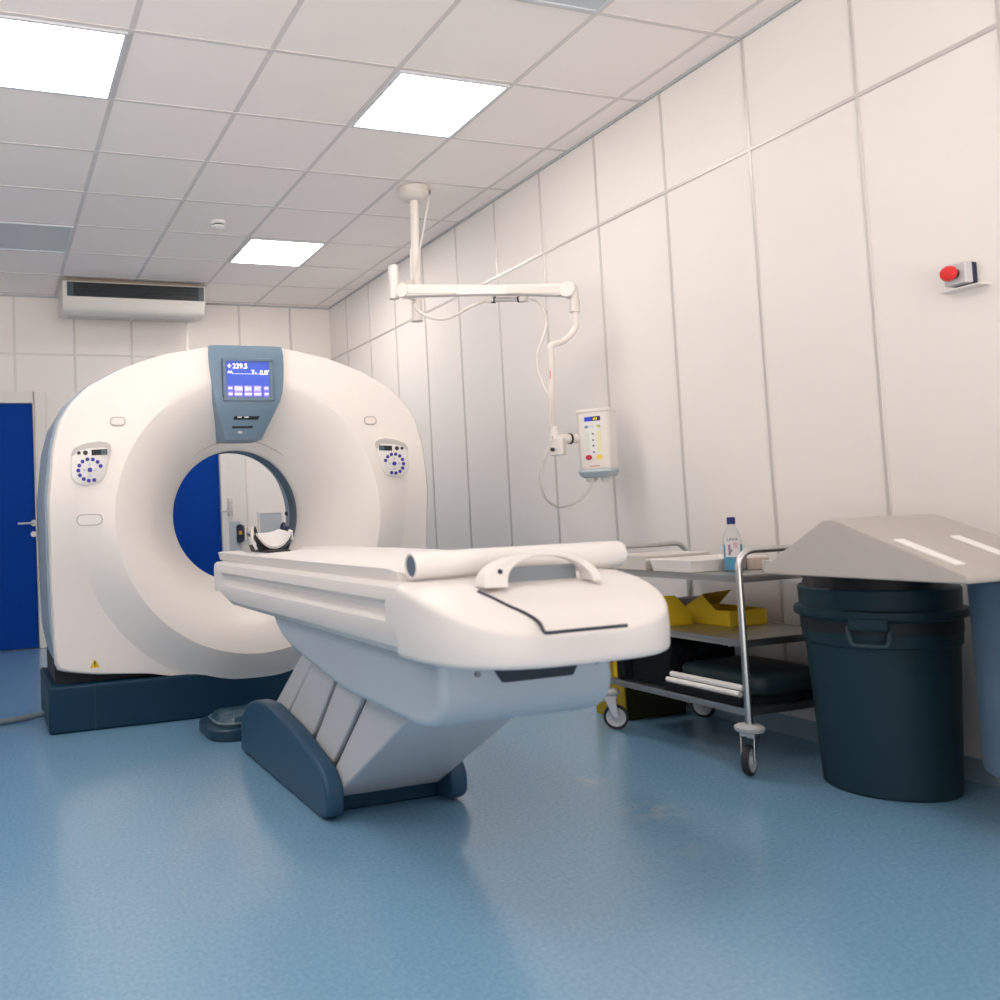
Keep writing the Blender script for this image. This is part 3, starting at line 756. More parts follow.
part('louvre', bm, mat('louvre_grey', (.30, .34, .38), .5), t, smooth=0)
t = thing('low_cabinet', 'low white cabinet standing behind the scanner against the wall', 'cabinet', (2.6, 7.5, 0))
bm = BM(); box(bm, 2.46, 2.84, 7.36, 7.69, 0, .79); part('body', bm, M_FRAME, t, bevel=.004, smooth=0)
bm = BM(); box(bm, 2.45, 2.85, 7.35, 7.70, .79, .81); part('top', bm, M_WHITE, t, bevel=.004, smooth=0)
bm = BM(); box(bm, 2.47, 2.83, 7.345, 7.36, .05, .78); part('door', bm, M_FRAME, t, bevel=.004, smooth=0)
def dispenser(x, spout, label):
    t = thing('dispenser_bottle', label, 'bottle', (x, 7.5, .81))
    bm = BM(); lathe(bm, [(.028, 0), (.030, .004), (.032, .105), (.028, .128), (.016, .148), (.009, .155), (.0, .155)], (x, 7.5, .81), 24); part('body', bm, M_NAVY, t)
    if spout:
        bm = BM(); tube(bm, [(x + .004, 7.5, .96), (x + .004, 7.5, 1.0), (x - .004, 7.48, 1.015)], .005, 8); part('pump', bm, M_GREYBOX, t)
dispenser(2.515, True, 'dark blue bottle with thin pump in front of the grey wall panel')


# ------------------------------------------------------------------ ceiling injector
CXI, CYI = 2.535, 4.77
inj = thing('contrast_injector', 'ivory ceiling-mounted swing arm carrying an injector head with small display', 'injector', (CXI, CYI, 2.2))
bm = BM(); lathe(bm, [(.088, 0), (.092, -.01), (.09, -.05), (.07, -.072), (.035, -.08), (.0, -.08)], (CXI, CYI, H - .004)); part('ceiling_cover', bm, M_IVORY2, inj)
cb = at(420, 320, y=CYI)
ctop, cbot = Vector((CXI, CYI, H - .06)), Vector((CXI - .02, CYI, 2.165))
cm = ctop.lerp(cbot, .42)
bm = BM(); cyl(bm, ctop, cm, .026); part('column', bm, M_IVORY, inj)
bm = BM(); cyl(bm, cm, cbot, .032); cyl(bm, cbot + Z * .012, cbot - Z * .006, .036); part('column_sleeve', bm, M_IVORY, inj)
PL = at(404, 291, y=4.55); PR = at(568.5, 290, y=3.80)
ad = (PR - PL).normalized(); ah = Vector((ad.x, ad.y, 0)).normalized(); an = Vector((ah.y, -ah.x, 0))   # an faces the viewer side
if an.y > 0: an = -an
au = ad.cross(an).normalized()
if au.z < 0: au = -au
# stub post left of the pivot and its link to the column
sp_ = at(394, 288, y=4.60)
bm = BM(); cyl(bm, Vector((sp_.x, sp_.y, at(394, 266, y=sp_.y).z)), Vector((sp_.x, sp_.y, at(394, 299, y=sp_.y).z)), .030); part('pivot_post', bm, M_IVORY, inj)
bm = BM()
zl = sp_.z
q0, q1 = Vector((sp_.x, sp_.y, zl)), Vector((CXI - .012, CYI, zl))
loft(bm, [[q + Z * a + s_ for a, s_ in ((-.03, -Y * .012), (.045 * (1 if q is q0 else .3), -Y * .012), (.045 * (1 if q is q0 else .3), Y * .012), (-.03, Y * .012))] for q in (q0, q1)])
part('link_plate', bm, M_IVORY, inj, bevel=.004)
bm = BM(); obox(bm, (q0.lerp(q1, .65) + Z * .05), X, Y, Z, .02, .015, .03); part('link_bracket', bm, M_IVORY2, inj, bevel=.004)
bm = BM()
L = (PR - PL).length
secs = []
for q, h_ in ((0, .034), (.03, .038), (.3, .032), (.55, .028), (.75, .029), (.97, .036), (1, .033)):
    c = PL + ad * (L * q)
    secs.append([c + au * (a * h_) + an * (b * .026) for a, b in ((-.8, -1), (.8, -1), (1, -.5), (1, .5), (.8, 1), (-.8, 1), (-1, .5), (-1, -.5))])
loft(bm, secs)
part('spring_arm', bm, M_IVORY, inj, smooth=40)
for p in (PL, PR):
    bm = BM(); cyl(bm, p - an * .034, p + an * .034, .042); part('pivot_cover', bm, M_IVORY, inj, bevel=.004)
bm = BM()
for q0_, q1_ in ((.04, .36), (.66, .95)):
    a_, b_ = PL + ad * (L * q0_), PL + ad * (L * q1_)
    loft(bm, [[a_ + an * .024 + au * .022, a_ + an * .030 + au * .018, a_ + an * .030 - au * .02, a_ + an * .024 - au * .024], [b_ + an * .024 + au * (.0 if q0_ < .5 else .022), b_ + an * .029 - au * (.012 if q0_ < .5 else -.018), b_ + an * .029 - au * .02, b_ + an * .024 - au * .024]])
part('arm_gusset', bm, M_IVORY2, inj, bevel=.002)
YD = 3.80
def d(u, v, y=YD): return at(u, v, y=y)
el0 = PR + ah * .028
bm = BM(); tube(bm, [PR, PR + ah * .018 - Z * .0, el0 - Z * .02, el0 - Z * .06], .022, 14, 4); part('elbow', bm, M_IVORY, inj)
e1 = el0 - Z * .06
bm = BM(); cyl(bm, e1, e1 - Z * .062, .027); part('swivel_collar', bm, M_IVORY2, inj, bevel=.004)
e2 = e1 - Z * .055
pb = d(551, 352, e2.y); pb2 = d(551.5, 428, e2.y)
bm = BM(); tube(bm, [e2, e2 - Z * .06, e2 - Z * .10 - X * .012, Vector(((e2.x + pb.x) / 2, e2.y, (e2.z - .10 + pb.z) / 2)), pb + Z * .03, pb - Z * .03, (pb + pb2) / 2, pb2], .0165, 14, 5)
part('drop_tube', bm, M_IVORY, inj)
bm = BM(); p = pb.lerp(pb2, .25); q = pb.lerp(pb2, .36); cyl(bm, p + an * .0155, q + an * .0155, .0022, seg=8); part('red_mark', bm, M_RED, inj)
# mount joint
jc = d(554.5, 443, e2.y)
bm = BM(); cyl(bm, jc + Z * .085, jc - Z * .06, .024); part('mount_sleeve', bm, M_IVORY, inj, bevel=.003)
bm = BM(); obox(bm, jc + ah * .015 - Z * .02, ah, an, Z, .035, .03, .045); part('mount_block', bm, M_IVORY, inj, bevel=.008, seg=3)
hn = Vector((-.80, -.60, 0)).normalized(); hx = Vector((-hn.y, hn.x, 0))
hc = d(596.5, 441, 3.72)
ja, jb = jc + Z * .02, Vector((hc.x, hc.y, jc.z + .02)) - hx * .06
bm = BM(); cyl(bm, ja, jb, .024); part('mount_arm', bm, M_IVORY, inj)
kk = ja.lerp(jb, .52); dd = (jb - ja).normalized()
bm = BM(); cyl(bm, kk - dd * .005, kk + dd * .005, .028); part('joint_ring', bm, M_BLACK, inj)
bm = BM(); c = jc - Z * .035 + an * .03; cyl(bm, c, c + an * .016, .010, seg=14); part('lock_knob', bm, M_BLACK, inj)
# head
zt_, zb_ = at(599, 412, y=hc.y).z, at(599, 470, y=hc.y).z
HW = 1.18
hd = [(p_ * HW, q_) for p_, q_ in ((-.075, -.03), (-.066, .048), (-.045, .058), (.045, .058), (.066, .048), (.078, -.03), (.06, -.06), (-.06, -.06))]      # (along hx, along hn)
def HP(a, b, z): return Vector((hc.x, hc.y, 0)) + hx * a + hn * b + Z * z
bm = BM()
loft(bm, [[HP(a * f_, b * f_, z) for a, b in hd] for f_, z in ((.97, zb_), (1.0, zb_ + .02), (1.02, zt_ - .03), (1.02, zt_))])
head = part('injector_head', bm, M_IVORY, inj, bevel=.010, seg=3)
bm = BM(); loft(bm, [[HP(a * f_, b * f_, z) for a, b in hd] for f_, z in ((1.06, zt_ - .006), (1.07, zt_ + .004), (1.03, zt_ + .012))]); part('top_lip', bm, M_IVORY2, head, bevel=.004)
bm = BM(); loft(bm, [[HP(a * f_, b * f_ + c_, z) for a, b in hd] for f_, z, c_ in ((.92, zb_ - .035, .0), (1.08, zb_ - .008, .012), (1.02, zb_ + .004, .006))]); part('lower_tray', bm, mat('tray_blue_grey', (.40, .47, .52), .4), head, bevel=.004)
for a in (-.035, .04):
    bm = BM(); lathe(bm, [(.028, 0), (.030, -.015), (.022, -.028), (0, -.03)], HP(a, .0, zb_ - .032), 20); part('syringe_port', bm, mat('port_grey', (.62, .62, .60), .4), head)
hh = zt_ - zb_
def face(u0, u1, v0, v1, m, name, lift, par):
    bm = BM(); cs = [HP(u, .058 * 1.02 + lift, zb_ + v * hh) for u, v in ((u0, v0), (u1, v0), (u1, v1), (u0, v1))]; bk = [c - hn * (lift + .006) for c in cs]
    loft(bm, [bk, cs]); return part(name, bm, m, par, smooth=0)
face(-.040, .040, .20, .90, mat('keypad_foil', (.72, .72, .72), .45), 'keypad', .001, head)
face(-.038, -.002, .83, .905, emit('injector_blue', (20, 45, 165), .35), 'display_blue', .0025, head)
face(-.002, .040, .83, .905, M_BLACK, 'display_dark', .0025, head)
bm = text_bm('224', .014, HP(.004, .0615, zb_ + .85 * hh), hx, Z, .001, .0003); part('display_digits', bm, emit('digits_yellow', (235, 215, 70), .6), head, smooth=0)
face(-.040, -.018, .30, .66, mat('keypad_mint', (.62, .66, .60), .45), 'keypad_column', .0025, head)
face(.018, .040, .30, .66, mat('keypad_lime', (.70, .70, .45), .45), 'keypad_column', .0025, head)
def key(u, v, r, m, name, sx=1.0):
    c = HP(u, .0605, zb_ + v * hh); bm = BM()
    loft(bm, [[c + hx * (r * sx * math.cos(2 * PI * k / 16)) + Z * (r * math.sin(2 * PI * k / 16)) + hn * w for k in range(16)] for w in (-.003, .0025)])
    return part(name, bm, m, head)
key(-.030, .735, .008, mat('key_teal', (.14, .30, .36), .4), 'key', 1.2)
key(.0, .735, .007, M_GREYBOX, 'key'); key(.030, .735, .008, mat('key_olive', (.42, .48, .16), .4), 'key', 1.2)
for v in (.61, .505, .41, .30): key(0, v, .0055, mat('key_grey', (.20, .20, .24), .4), 'key')
key(-.026, .215, .013, mat('key_red', (.42, .01, .03), .4), 'stop_key', 1.25); key(.026, .215, .013, mat('key_yellow', (.78, .58, .12), .4), 'start_key', 1.25)
bm = BM(); c = HP(0, .0585, zb_ + .065 * hh); obox(bm, c, hx, hn, Z, .026, .0015, .003); part('maker_mark', bm, mat('mark_pink', (.55, .30, .25), .5), head, smooth=0)
# cables of the injector
YC = 4.1
bm = BM(); tube(bm, [at(414, 305, y=4.48), at(420, 312, y=4.45), at(430, 317.5, y=4.4), at(443, 319, y=4.35), at(456, 315, y=4.3), at(470, 307, y=4.24), at(482, 302, y=4.2), at(491, 300, y=4.17)], .009, 10, 5); part('arm_cable', bm, M_IVORY2, inj)
bm = BM(); tube(bm, [at(530, 299, y=4.0), at(538, 302, y=3.96), at(544, 312, y=3.92), at(546, 326, y=3.9), at(541, 342, y=3.88), at(537, 355, y=3.86), at(538, 372, y=3.84), at(544, 388, y=3.80), at(550, 400, y=3.76), at(551, 425, y=3.765)], .007, 10, 5); part('arm_cable', bm, M_IVORY2, inj)
bm = BM(); tube(bm, [jc + an * .03 + Z * .03, at(547, 452, y=3.70), at(541.5, 468, y=3.70), at(541, 485, y=3.70), at(546, 499, y=3.70), at(557, 506.5, y=3.70), at(570, 505, y=3.70), at(582, 498, y=3.70), at(590, 487, y=3.70), at(592.5, 478, y=3.70)], .006, 10, 5); part('head_cable', bm, M_CABLE, inj)
c0, c1 = at(491, 300, y=4.165), at(525, 299, y=4.015)
bm = BM(); cyl(bm, c0, c1, .012); part('connector_barrel', bm, mat('barrel_grey', (.50, .49, .47), .3, .6), inj)
for q0_, q1_ in ((.02, .13), (.80, .93)):
    bm = BM(); cyl(bm, c0.lerp(c1, q0_), c0.lerp(c1, q1_), .018); part('connector_cap', bm, M_NAVY, inj)
for q_ in (.0, .96):
    bm = BM(); c = c0.lerp(c1, q_); obox(bm, c + Z * .02, ah, an, Z, .02, .026, .035); part('cable_clip', bm, M_IVORY, inj, bevel=.005)
bm = BM(); tube(bm, [(CXI + .09, CYI - .01, H - .03), (CXI + .085, CYI - .02, H - .10), (CXI + .055, CYI - .03, H - .2), (CXI + .025, CYI - .033, H - .32), (CXI - .02, CYI - .04, 2.52), (CXI - .045, CYI - .045, 2.42), (CXI - .03, CYI - .045, 2.34)], .006, 8, 5); part('column_cable', bm, M_IVORY2, inj)
bm = BM(); obox(bm, (CXI + .092, CYI - .01, H - .025), X, Y, Z, .013, .013, .012); part('cable_gland', bm, M_GREYROLL, inj)

# ------------------------------------------------------------------ trolley
TX0, TX1, TY0, TY1 = 2.595, 3.085, 2.535, 3.305
tr = thing('instrument_trolley', 'three-tier stainless steel trolley on castors along the panelled wall', 'trolley', (2.84, 2.92, 0))
for y in (TY0, TY1):
    bm = BM(); r_ = .07
    pts = [(TX0, y, .165), (TX0, y, .80 - r_)]
    for k in range(1, 7): a = PI / 2 * k / 6; pts.append((TX0 + r_ - r_ * math.cos(a), y, .80 - r_ + r_ * math.sin(a)))
    for k in range(0, 7): a = PI / 2 * k / 6; pts.append((TX1 - r_ + r_ * math.sin(a), y, .80 - r_ + r_ * math.cos(a)))
    pts += [(TX1, y, .165)]
    tube(bm, pts, .0125, 14); part('end_frame', bm, M_STEEL, tr, smooth=60)
for z in (.705, .470, .222):
    bm = BM(); x0, x1, y0, y1 = TX0 + .004, TX1 - .004, TY0 + .004, TY1 - .004
    box(bm, x0, x1, y0, y1, z - .004, z)
    for a in ((x0, x0 + .008, y0, y1), (x1 - .008, x1, y0, y1), (x0, x1, y0, y0 + .008), (x0, x1, y1 - .008, y1)): box(bm, *a, z - .022, z + .004)
    part('shelf', bm, M_STEEL_D, tr, bevel=.002, smooth=0)
for x in (TX0, TX1):
    for y in (TY0, TY1):
        ang = {(TX0, TY0): -1.1, (TX0, TY1): .9, (TX1, TY0): 1.2, (TX1, TY1): .4}[(x, y)]
        fd = Vector((math.sin(ang), -math.cos(ang), 0)); sd_ = Vector((-fd.y, fd.x, 0))
        bm = BM(); lathe(bm, [(.016, .148), (.045, .150), (.050, .158), (.050, .166), (.040, .173), (.016, .175)], (x, y, 0), 28); ca = part('castor', bm, mat('bumper_grey', (.46, .47, .48), .45), tr)
        wc = Vector((x, y, .0535)) + fd * .028
        bm = BM(); lathe(bm, [(.041, -.012), (.050, -.012), (.0535, -.007), (.0535, .007), (.050, .012), (.041, .012), (.041, -.012)], wc, 32, sd_, False); part('tyre', bm, M_RUBBER, ca)
        bm = BM(); lathe(bm, [(.0, -.015), (.014, -.015), (.016, -.010), (.034, -.010), (.0415, -.0135), (.0415, .0135), (.034, .010), (.016, .010), (.014, .015), (.0, .015)], wc, 28, sd_); part('wheel_disc', bm, M_CASTER, ca)
        bm = BM()
        for s in (-1, 1):
            o_ = sd_ * (s * .020)
            loft(bm, [[Vector((x, y, .146)) + o_ + fd * .03, Vector((x, y, .146)) + o_ - fd * .02, wc + o_ - fd * .012, wc + o_ + fd * .012], [Vector((x, y, .146)) + o_ * 1.2 + fd * .03, Vector((x, y, .146)) + o_ * 1.2 - fd * .02, wc + o_ * 1.2 - fd * .012, wc + o_ * 1.2 + fd * .012]])
        obox(bm, Vector((x, y, .142)) + fd * .005, fd, sd_, Z, .03, .025, .006)
        part('fork', bm, mat('zinc', (.60, .62, .63), .3, 1), ca, bevel=.002)
        bm = BM(); c = Vector((x, y, .125)) - fd * .035; obox(bm, c, fd, sd_, Z, .03, .014, .004); part('brake_lever', bm, M_STEEL, ca, bevel=.002)
# --- on the top shelf (z .705)
ZT = .7055
t = thing('plastic_tray', 'shallow white plastic tray on the top trolley shelf left of the bottle', 'tray', (2.82, 3.0, ZT))
def opentray(x0, x1, y0, y1, z0, z1, w=.005, fl=.012):
    bm = BM()
    o0, o1 = [(x0 + fl, y0 + fl), (x1 - fl, y0 + fl), (x1 - fl, y1 - fl), (x0 + fl, y1 - fl)], [(x0, y0), (x1, y0), (x1, y1), (x0, y1)]
    ins = lambda P, k: [(P[0][0] + k, P[0][1] + k), (P[1][0] - k, P[1][1] + k), (P[2][0] - k, P[2][1] - k), (P[3][0] + k, P[3][1] - k)]
    L = [[(a, b, z0) for a, b in o0], [(a, b, z1) for a, b in o1], [(a, b, z1) for a, b in ins(o1, w)], [(a, b, z0 + w) for a, b in ins(o0, w)]]
    loft(bm, L); return bm
part('tray_body', opentray(2.625, 3.0, 2.80, 3.03, ZT, ZT + .05), M_WHITE, t, bevel=.004)
bm = BM(); 
for a in ((2.615, 3.01, 2.793, 2.80), (2.615, 3.01, 3.03, 3.037)): box(bm, *a, ZT + .044, ZT + .05)
part('rim', bm, M_WHITE, t, smooth=0)
t = thing('deep_tray', 'pale deep tray at the far end of the top trolley shelf', 'tray', (2.8, 3.2, ZT))
part('tray_body', opentray(2.63, 2.98, 3.06, 3.28, ZT, ZT + .062), M_IVORY, t, bevel=.004)
bm = BM(); box(bm, 2.90, 2.985, 2.76, 2.79, ZT, ZT + .045)
sb = part('carton', bm, mat('beige_card', (.52, .42, .36), .7), None, bevel=.002, loc=(2.94, 2.775, ZT)); tag(sb, 'small beige carton right behind the blue bottle', 'carton')
t = thing('blue_label_box', 'flat pale box with blue end panel right of the blue bottle', 'box', (2.95, 2.62, ZT))
bm = BM(); box(bm, 2.86, 3.03, 2.565, 2.68, ZT, ZT + .042); part('carton_body', bm, mat('pale_grey_card', (.50, .50, .50), .6), t, bevel=.002)
bm = BM(); box(bm, 2.858, 3.032, 2.560, 2.5652, ZT + .001, ZT + .041); part('end_panel', bm, mat('cyan_card', (.02, .22, .42), .5), t)
# bottle
bb = at(734.5, 573, x=2.80); bx, by = 2.80, bb.y
t = thing('disinfectant_bottle', 'clear plastic bottle of blue liquid with dark blue cap', 'bottle', (bx, by, ZT))
BR = .034
bprof = [(BR - .004, 0), (BR, .005), (BR, .125), (BR - .004, .145), (.020, .165), (.0135, .178), (.0135, .192)]
bm = BM(); lathe(bm, bprof, (bx, by, ZT), 32); part('bottle_body', bm, mat('clear_plastic', (.95, .97, .98), .06, trans=.92, ior=1.15), t)
bm = BM(); lathe(bm, [(.003, .004), (BR - .006, .004), (BR - .003, .008), (BR - .003, .105), (.003, .105)], (bx, by, ZT), 32); part('liquid', bm, mat('blue_liquid', (.0, .27, .50), .2), t)
bm = BM(); lathe(bm, [(.0155, .186), (.0155, .212), (.013, .214), (.0, .214)], (bx, by, ZT), 24); part('cap', bm, mat('cap_blue', (.012, .018, .14), .4), t)
an0 = math.atan2(-by, -bx)
bm = BM(); secs = []
for z in (.058, .135): secs.append([(bx + (BR + .0008) * math.cos(an0 + q), by + (BR + .0008) * math.sin(an0 + q), ZT + z) for q in [(-.85 + 1.7 * k / 12) for k in range(13)]])
loft(bm, secs, closed=False, caps=False); part('label_wrap', bm, mat('label_white', (.74, .73, .76), .45), t)
lx = Vector((-math.sin(an0), math.cos(an0), 0)); ln = Vector((math.cos(an0), math.sin(an0), 0))
bc_ = Vector((bx, by, ZT)) + ln * (BR + .0015)
bm = text_bm('LAVA', .017, bc_ + Z * .122, lx, Z, .0006, .0003, 'CENTER'); part('label_text', bm, mat('label_ink', (.16, .15, .22), .5), t, smooth=0)
bm = BM(); 
for u, v, w, h_ in ((-.012, .095, .004, .012), (-.008, .083, .006, .005), (-.012, .073, .004, .008)): obox(bm, bc_ + lx * u + Z * v, lx, Z, ln, w, h_, .0006)
part('label_figure', bm, mat('label_mark', (.30, .22, .30), .5), t, smooth=0)
bm = BM()
for u, v, w, h_ in ((.010, .112, .009, .0025), (.010, .105, .009, .0025), (.010, .097, .007, .0025)): obox(bm, bc_ + lx * u + Z * v, lx, Z, ln, w, h_, .0006)
part('label_print', bm, mat('label_pink', (.62, .36, .42), .5), t, smooth=0)
# --- middle shelf (z .470)
ZM = .4705
t = thing('yellow_carton', 'open yellow carton with raised flap in the middle of the second shelf', 'carton', (2.96, 2.97, ZM))
bm = opentray(2.86, 3.055, 2.855, 3.10, ZM, ZM + .064, .004, 0); part('carton_body', bm, M_YEL, t)
bm = BM(); loft(bm, [[(x, 3.10, ZM + .064), (x, 3.0, ZM + .122), (x, 2.93, ZM + .064)] for x in (2.861, 2.865)]); part('flap', bm, M_YEL, t, smooth=0)
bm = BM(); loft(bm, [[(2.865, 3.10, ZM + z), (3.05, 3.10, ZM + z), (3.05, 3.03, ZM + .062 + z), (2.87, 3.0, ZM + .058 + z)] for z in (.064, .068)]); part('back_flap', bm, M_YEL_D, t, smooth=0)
t = thing('yellow_carton', 'yellow carton on the second shelf half hidden by the table end', 'carton', (2.75, 3.1, ZM))
bm = opentray(2.68, 2.825, 3.02, 3.20, ZM, ZM + .045, .004, 0); part('carton_body', bm, M_YEL, t)
bm = BM(); loft(bm, [[(2.68, y, ZM + .045), (2.68, y, ZM + .128), (2.74, y, ZM + .125), (2.825, y, ZM + .045)] for y in (3.021, 3.025)]); part('flap', bm, M_YEL, t, smooth=0)
t = thing('grey_roll', 'grey roll lying behind the yellow cartons on the second shelf', 'roll', (2.96, 3.2, ZM))
bm = BM(); cyl(bm, (2.875, 3.21, ZM + .047), (3.055, 3.21, ZM + .047), .046); part('wrap', bm, M_GREYROLL, t)
bm = BM(); cyl(bm, (2.871, 3.21, ZM + .047), (2.876, 3.21, ZM + .047), .026); part('core', bm, M_DARK, t)
# --- bottom shelf (z .222)
ZL = .2265
t = thing('dark_cushion', 'dark rounded positioning cushion lying on the bottom shelf', 'cushion', (2.84, 2.7, ZL))
bm = BM(); ol = rrect(.385, .42, .09, 6); loft(bm, [[(2.853 + u * f_, 2.765 + v * f_, ZL + z) for u, v in ol] for f_, z in ((.95, .03), (1, .045), (1, .085), (.96, .102), (.7, .115), (.2, .118))]); part('pad', bm, M_PAD, t, smooth=60)
bm = BM(); ol = rrect(.35, .38, .09, 6); loft(bm, [[(2.853 + u, 2.765 + v, ZL + z) for u, v in ol] for z in (0, .032)]); part('underside', bm, M_FOAM, t)
for y0_, y1_, z, x_, lab in ((2.585, 2.95, .064, 2.634, 'upper of two white rods lying along the bottom shelf edge'), (2.595, 2.965, .0405, 2.625, 'lower of two white rods lying along the bottom shelf edge')):
    bm = BM(); cyl(bm, (x_, y0_, ZL + z), (x_, y1_, ZL + z), .0115, seg=18)
    tag(part('white_rod', bm, M_WHITE, None, bevel=.002, loc=(x_, 2.7, ZL)), lab, 'rod', 'white rods on the bottom shelf')
bm = BM(); box(bm, 2.607, 2.643, 2.58, 2.97, ZL, ZL + .0285)
tag(part('foam_strip', bm, M_FOAM, None, bevel=.003, loc=(2.62, 2.78, ZL)), 'thin black foam strip under the two white rods', 'foam strip')
bm = BM()
NX, NY = 13, 12
g = [[bm.verts.new((2.66 + .35 * i / NX, 2.99 + .22 * j / NY, ZL + .10 + (.055 if (i + j) % 2 else .0) + .02 * math.sin(i * .9))) for j in range(NY + 1)] for i in range(NX + 1)]
lo = [[bm.verts.new((2.66 + .35 * i / NX, 2.99 + .22 * j / NY, ZL)) for j in (0, NY)] for i in (0, NX)]
for i in range(NX):
    for j in range(NY): bm.faces.new((g[i][j], g[i + 1][j], g[i + 1][j + 1], g[i][j + 1]))
bm.faces.new([g[i][0] for i in range(NX + 1)] + [lo[1][0], lo[0][0]]); bm.faces.new([g[i][NY] for i in range(NX + 1)] + [lo[1][1], lo[0][1]])
bm.faces.new(g[0] + [lo[0][1], lo[0][0]]); bm.faces.new(g[NX] + [lo[1][1], lo[1][0]]); bm.faces.new((lo[0][0], lo[0][1], lo[1][1], lo[1][0]))
tag(part('egg_crate_foam', bm, M_FOAM, None, smooth=0, loc=(2.83, 3.1, ZL)), 'black bumpy foam block behind the cushion on the bottom shelf', 'foam')
t = thing('black_case', 'black case with yellow edge at the far end of the bottom shelf', 'case', (2.75, 3.25, ZL))
bm = BM(); box(bm, 2.625, 3.05, 3.225, 3.285, ZL, ZL + .20); part('case_body', bm, M_FOAM, t, bevel=.004)
bm = BM(); box(bm, 2.618, 2.624, 3.268, 3.285, ZL, ZL + .20); part('edge_strip', bm, M_YEL, t, smooth=0)
# yellow bin on the floor beyond the trolley; shade painted into its body
t = thing('waste_box', 'yellow waste box, shade painted dark on its body, on the floor beyond the trolley', 'waste box', (2.9, 3.5, 0))
bm = BM(); loft(bm, [[(x, y, z) for x, y in ((2.752 - e, 3.38 - e), (3.09 + e, 3.38 - e), (3.09 + e, 3.58 + e), (2.752 - e, 3.58 + e))] for e, z in ((0, 0), (.012, .26))]); part('box_body', bm, mat('shaded_yellow', (.030, .028, .010), .7, spec=.3), t, bevel=.006)
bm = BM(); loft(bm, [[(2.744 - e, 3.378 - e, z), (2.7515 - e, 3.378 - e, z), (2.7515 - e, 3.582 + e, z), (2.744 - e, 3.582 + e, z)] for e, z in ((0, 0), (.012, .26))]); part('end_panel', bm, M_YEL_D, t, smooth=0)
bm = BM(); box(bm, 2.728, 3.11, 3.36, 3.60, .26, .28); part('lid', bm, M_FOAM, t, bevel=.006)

# ------------------------------------------------------------------ bins
BX, BY = 2.885, 2.235
t = thing('refuse_bin', 'round slate grey refuse bin standing under the gable lid', 'bin', (BX, BY, 0))
bm = BM()
lathe(bm, [(.190, 0), (.197, .006), (.222, .485), (.229, .49), (.232, .555), (.226, .562), (.222, .56), (.19, .02), (.0, .02)], (BX, BY, 0), 64)
part('bin_body', bm, M_BIN, t, smooth=40)
bm = BM()
lathe(bm, [(.228, .56), (.236, .575), (.250, .580), (.253, .590), (.250, .606), (.234, .610), (.236, .672), (.231, .678), (.222, .676), (.222, .56)], (BX, BY, 0), 64)
part('bin_rim', bm, M_BIN, t, smooth=40)
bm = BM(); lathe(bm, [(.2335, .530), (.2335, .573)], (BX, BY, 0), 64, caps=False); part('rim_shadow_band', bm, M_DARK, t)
da = math.atan2(-BY, -BX)
for s in (-.12, PI - .12):
    c = Vector((BX, BY, 0)); r1 = Vector((math.cos(da + s), math.sin(da + s), 0)); s1 = Vector((-r1.y, r1.x, 0))
    bm = BM()
    pts = [c + r1 * .228 + s1 * .058 + Z * .556, c + r1 * .247 + s1 * .056 + Z * .535, c + r1 * .249 + s1 * .050 + Z * .507, c + r1 * .249 + s1 * .035 + Z * .500, c + r1 * .249 - s1 * .035 + Z * .500, c + r1 * .249 - s1 * .050 + Z * .507, c + r1 * .247 - s1 * .056 + Z * .535, c + r1 * .228 - s1 * .058 + Z * .556]
    tube(bm, pts, .007, 10, 2); part('handle', bm, mat('bin_handle', (.03, .06, .08), .5), t)
    bm = BM(); obox(bm, c + r1 * .246 + Z * .567, s1, r1, Z, .055, .008, .02); part('rim_tab', bm, M_BIN, t, bevel=.005)
bm = BM(); lathe(bm, [(.222, .675), (.215, .715), (.19, .725), (.0, .722)], (BX, BY, 0), 48); part('bin_bag', bm, mat('black_bag', (.008, .009, .012), .35, bump=.3, bscale=30), t)
B2X, B2Y = 2.878, 1.675
t = thing('blue_bin', 'pale blue grey bin on a dark wheeled dolly at the right picture edge', 'bin', (B2X, B2Y, 0))
bm = BM(); lathe(bm, [(.18, .165), (.207, .17), (.211, .18), (.213, .70), (.216, .705), (.216, .722), (.20, .724), (.19, .19), (.0, .19)], (B2X, B2Y, 0), 56); part('bin_body', bm, M_BIN2, t, smooth=40)
bm = BM(); lathe(bm, [(.15, .085), (.165, .09), (.165, .163), (.15, .165)], (B2X, B2Y, 0), 40); part('dolly', bm, M_RUBBER, t)
for k in range(4):
    a = PI / 4 + k * PI / 2; c = Vector((B2X + .115 * math.cos(a), B2Y + .115 * math.sin(a), .042)); bm = BM(); cyl(bm, c - X * .014, c + X * .014, .042); w = part('wheel', bm, M_RUBBER, t)
    bm = BM(); box(bm, c.x - .02, c.x + .02, c.y - .015, c.y + .015, .06, .088); part('wheel_mount', bm, M_STEEL_D, t)
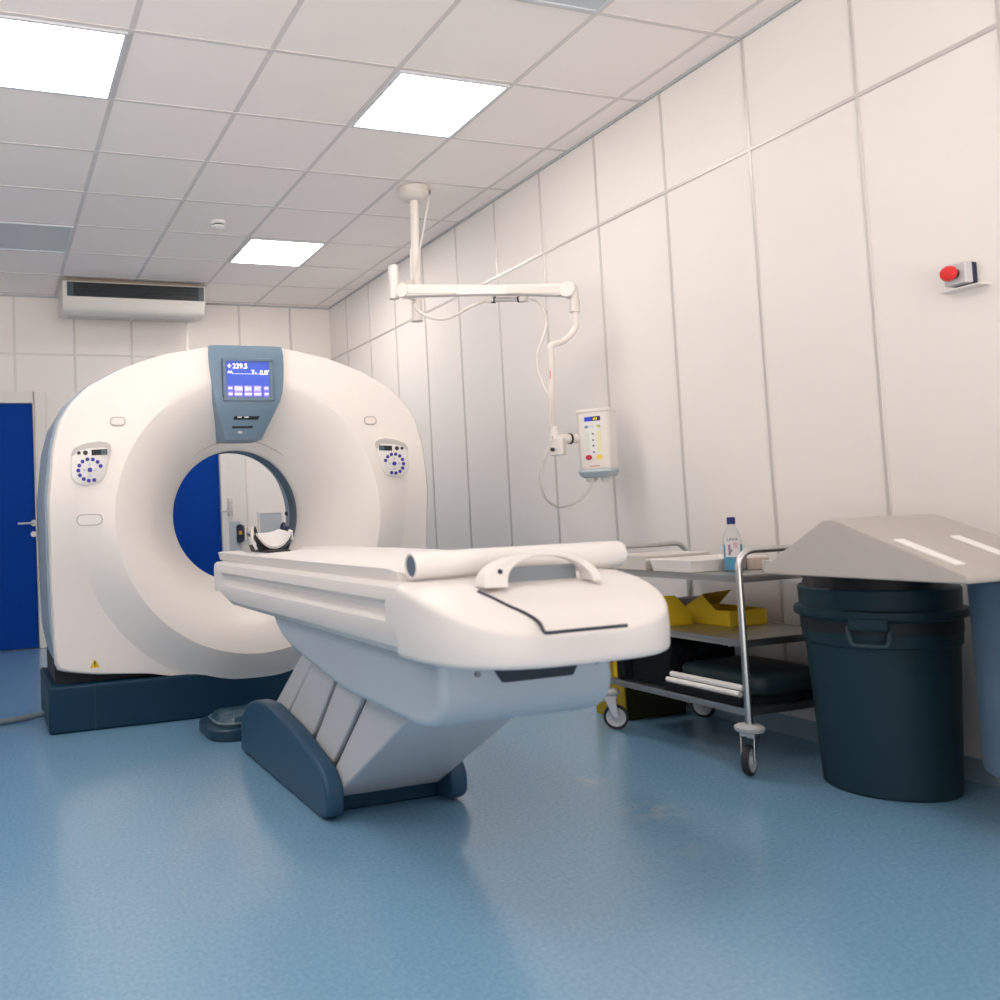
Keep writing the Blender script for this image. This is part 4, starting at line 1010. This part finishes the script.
# gable lid lying on both bins
lx0, lx1 = 2.44, 2.93
prof = [(2.275, .737), (2.285, .757), (2.07, .912), (2.035, .915), (1.635, .758), (1.635, .737)]
t = thing('bin_lid', 'warm grey gable-shaped bin lid resting across both bins', 'bin lid', (2.69, 1.96, .737))
bm = BM()
loft(bm, [[(x + (.025 if z > .8 and e == 0 else 0) - (.0 if e == 0 else (.02 if z > .8 else 0)), y, z) for y, z in round_poly(prof, [.006, .02, .03, .03, .02, .006], 3)] for x, e in ((lx0, 0), (lx1, 1))])
part('hood', bm, M_LID, t, bevel=.012, seg=3, smooth=50)
# white strips down the near slope
sl = Vector((0, 1.635 - 2.035, .758 - .915)); sn = Vector((0, sl.z, -sl.y)).normalized()
if sn.z < 0: sn = -sn
for xs_ in (2.503, 2.735):
    bm = BM(); a = Vector((xs_, 2.035, .915)); c = a + sl * .645; obox(bm, c + sn * .003, X, sl.normalized(), sn, .019, .092, .004)
    part('white_strip', bm, M_WHITE, t, bevel=.003)

# ------------------------------------------------------------------ world, view
w = bpy.data.worlds.new('world'); C.world = w; w.use_nodes = True
nt = w.node_tree
tcw = nt.nodes.new('ShaderNodeTexCoord'); sep = nt.nodes.new('ShaderNodeSeparateXYZ'); rw = nt.nodes.new('ShaderNodeValToRGB'); mr = nt.nodes.new('ShaderNodeMapRange')
nt.links.new(tcw.outputs['Generated'], sep.inputs['Vector'])
mr.inputs['From Min'].default_value = -1; mr.inputs['From Max'].default_value = 1
nt.links.new(sep.outputs['Z'], mr.inputs['Value']); nt.links.new(mr.outputs['Result'], rw.inputs['Fac'])
rw.color_ramp.elements[0].position = .47; rw.color_ramp.elements[1].position = .53
rw.color_ramp.elements[0].color = (1, .875, .785, 1); rw.color_ramp.elements[1].color = (.10, .092, .086, 1)   # added fill: bright lower half lifts the ceiling, dim upper half
nt.links.new(rw.outputs['Color'], nt.nodes['Background'].inputs['Color'])
nt.nodes['Background'].inputs['Strength'].default_value = 3.3
C.view_settings.view_transform = 'Standard'
C.view_settings.look = 'None'
C.view_settings.gamma = 1
C.view_settings.use_curve_mapping = False
C.view_settings.exposure = 0.70
C.cycles.max_bounces = 14
C.cycles.diffuse_bounces = 8
C.cycles.glossy_bounces = 4
C.cycles.use_denoising = True
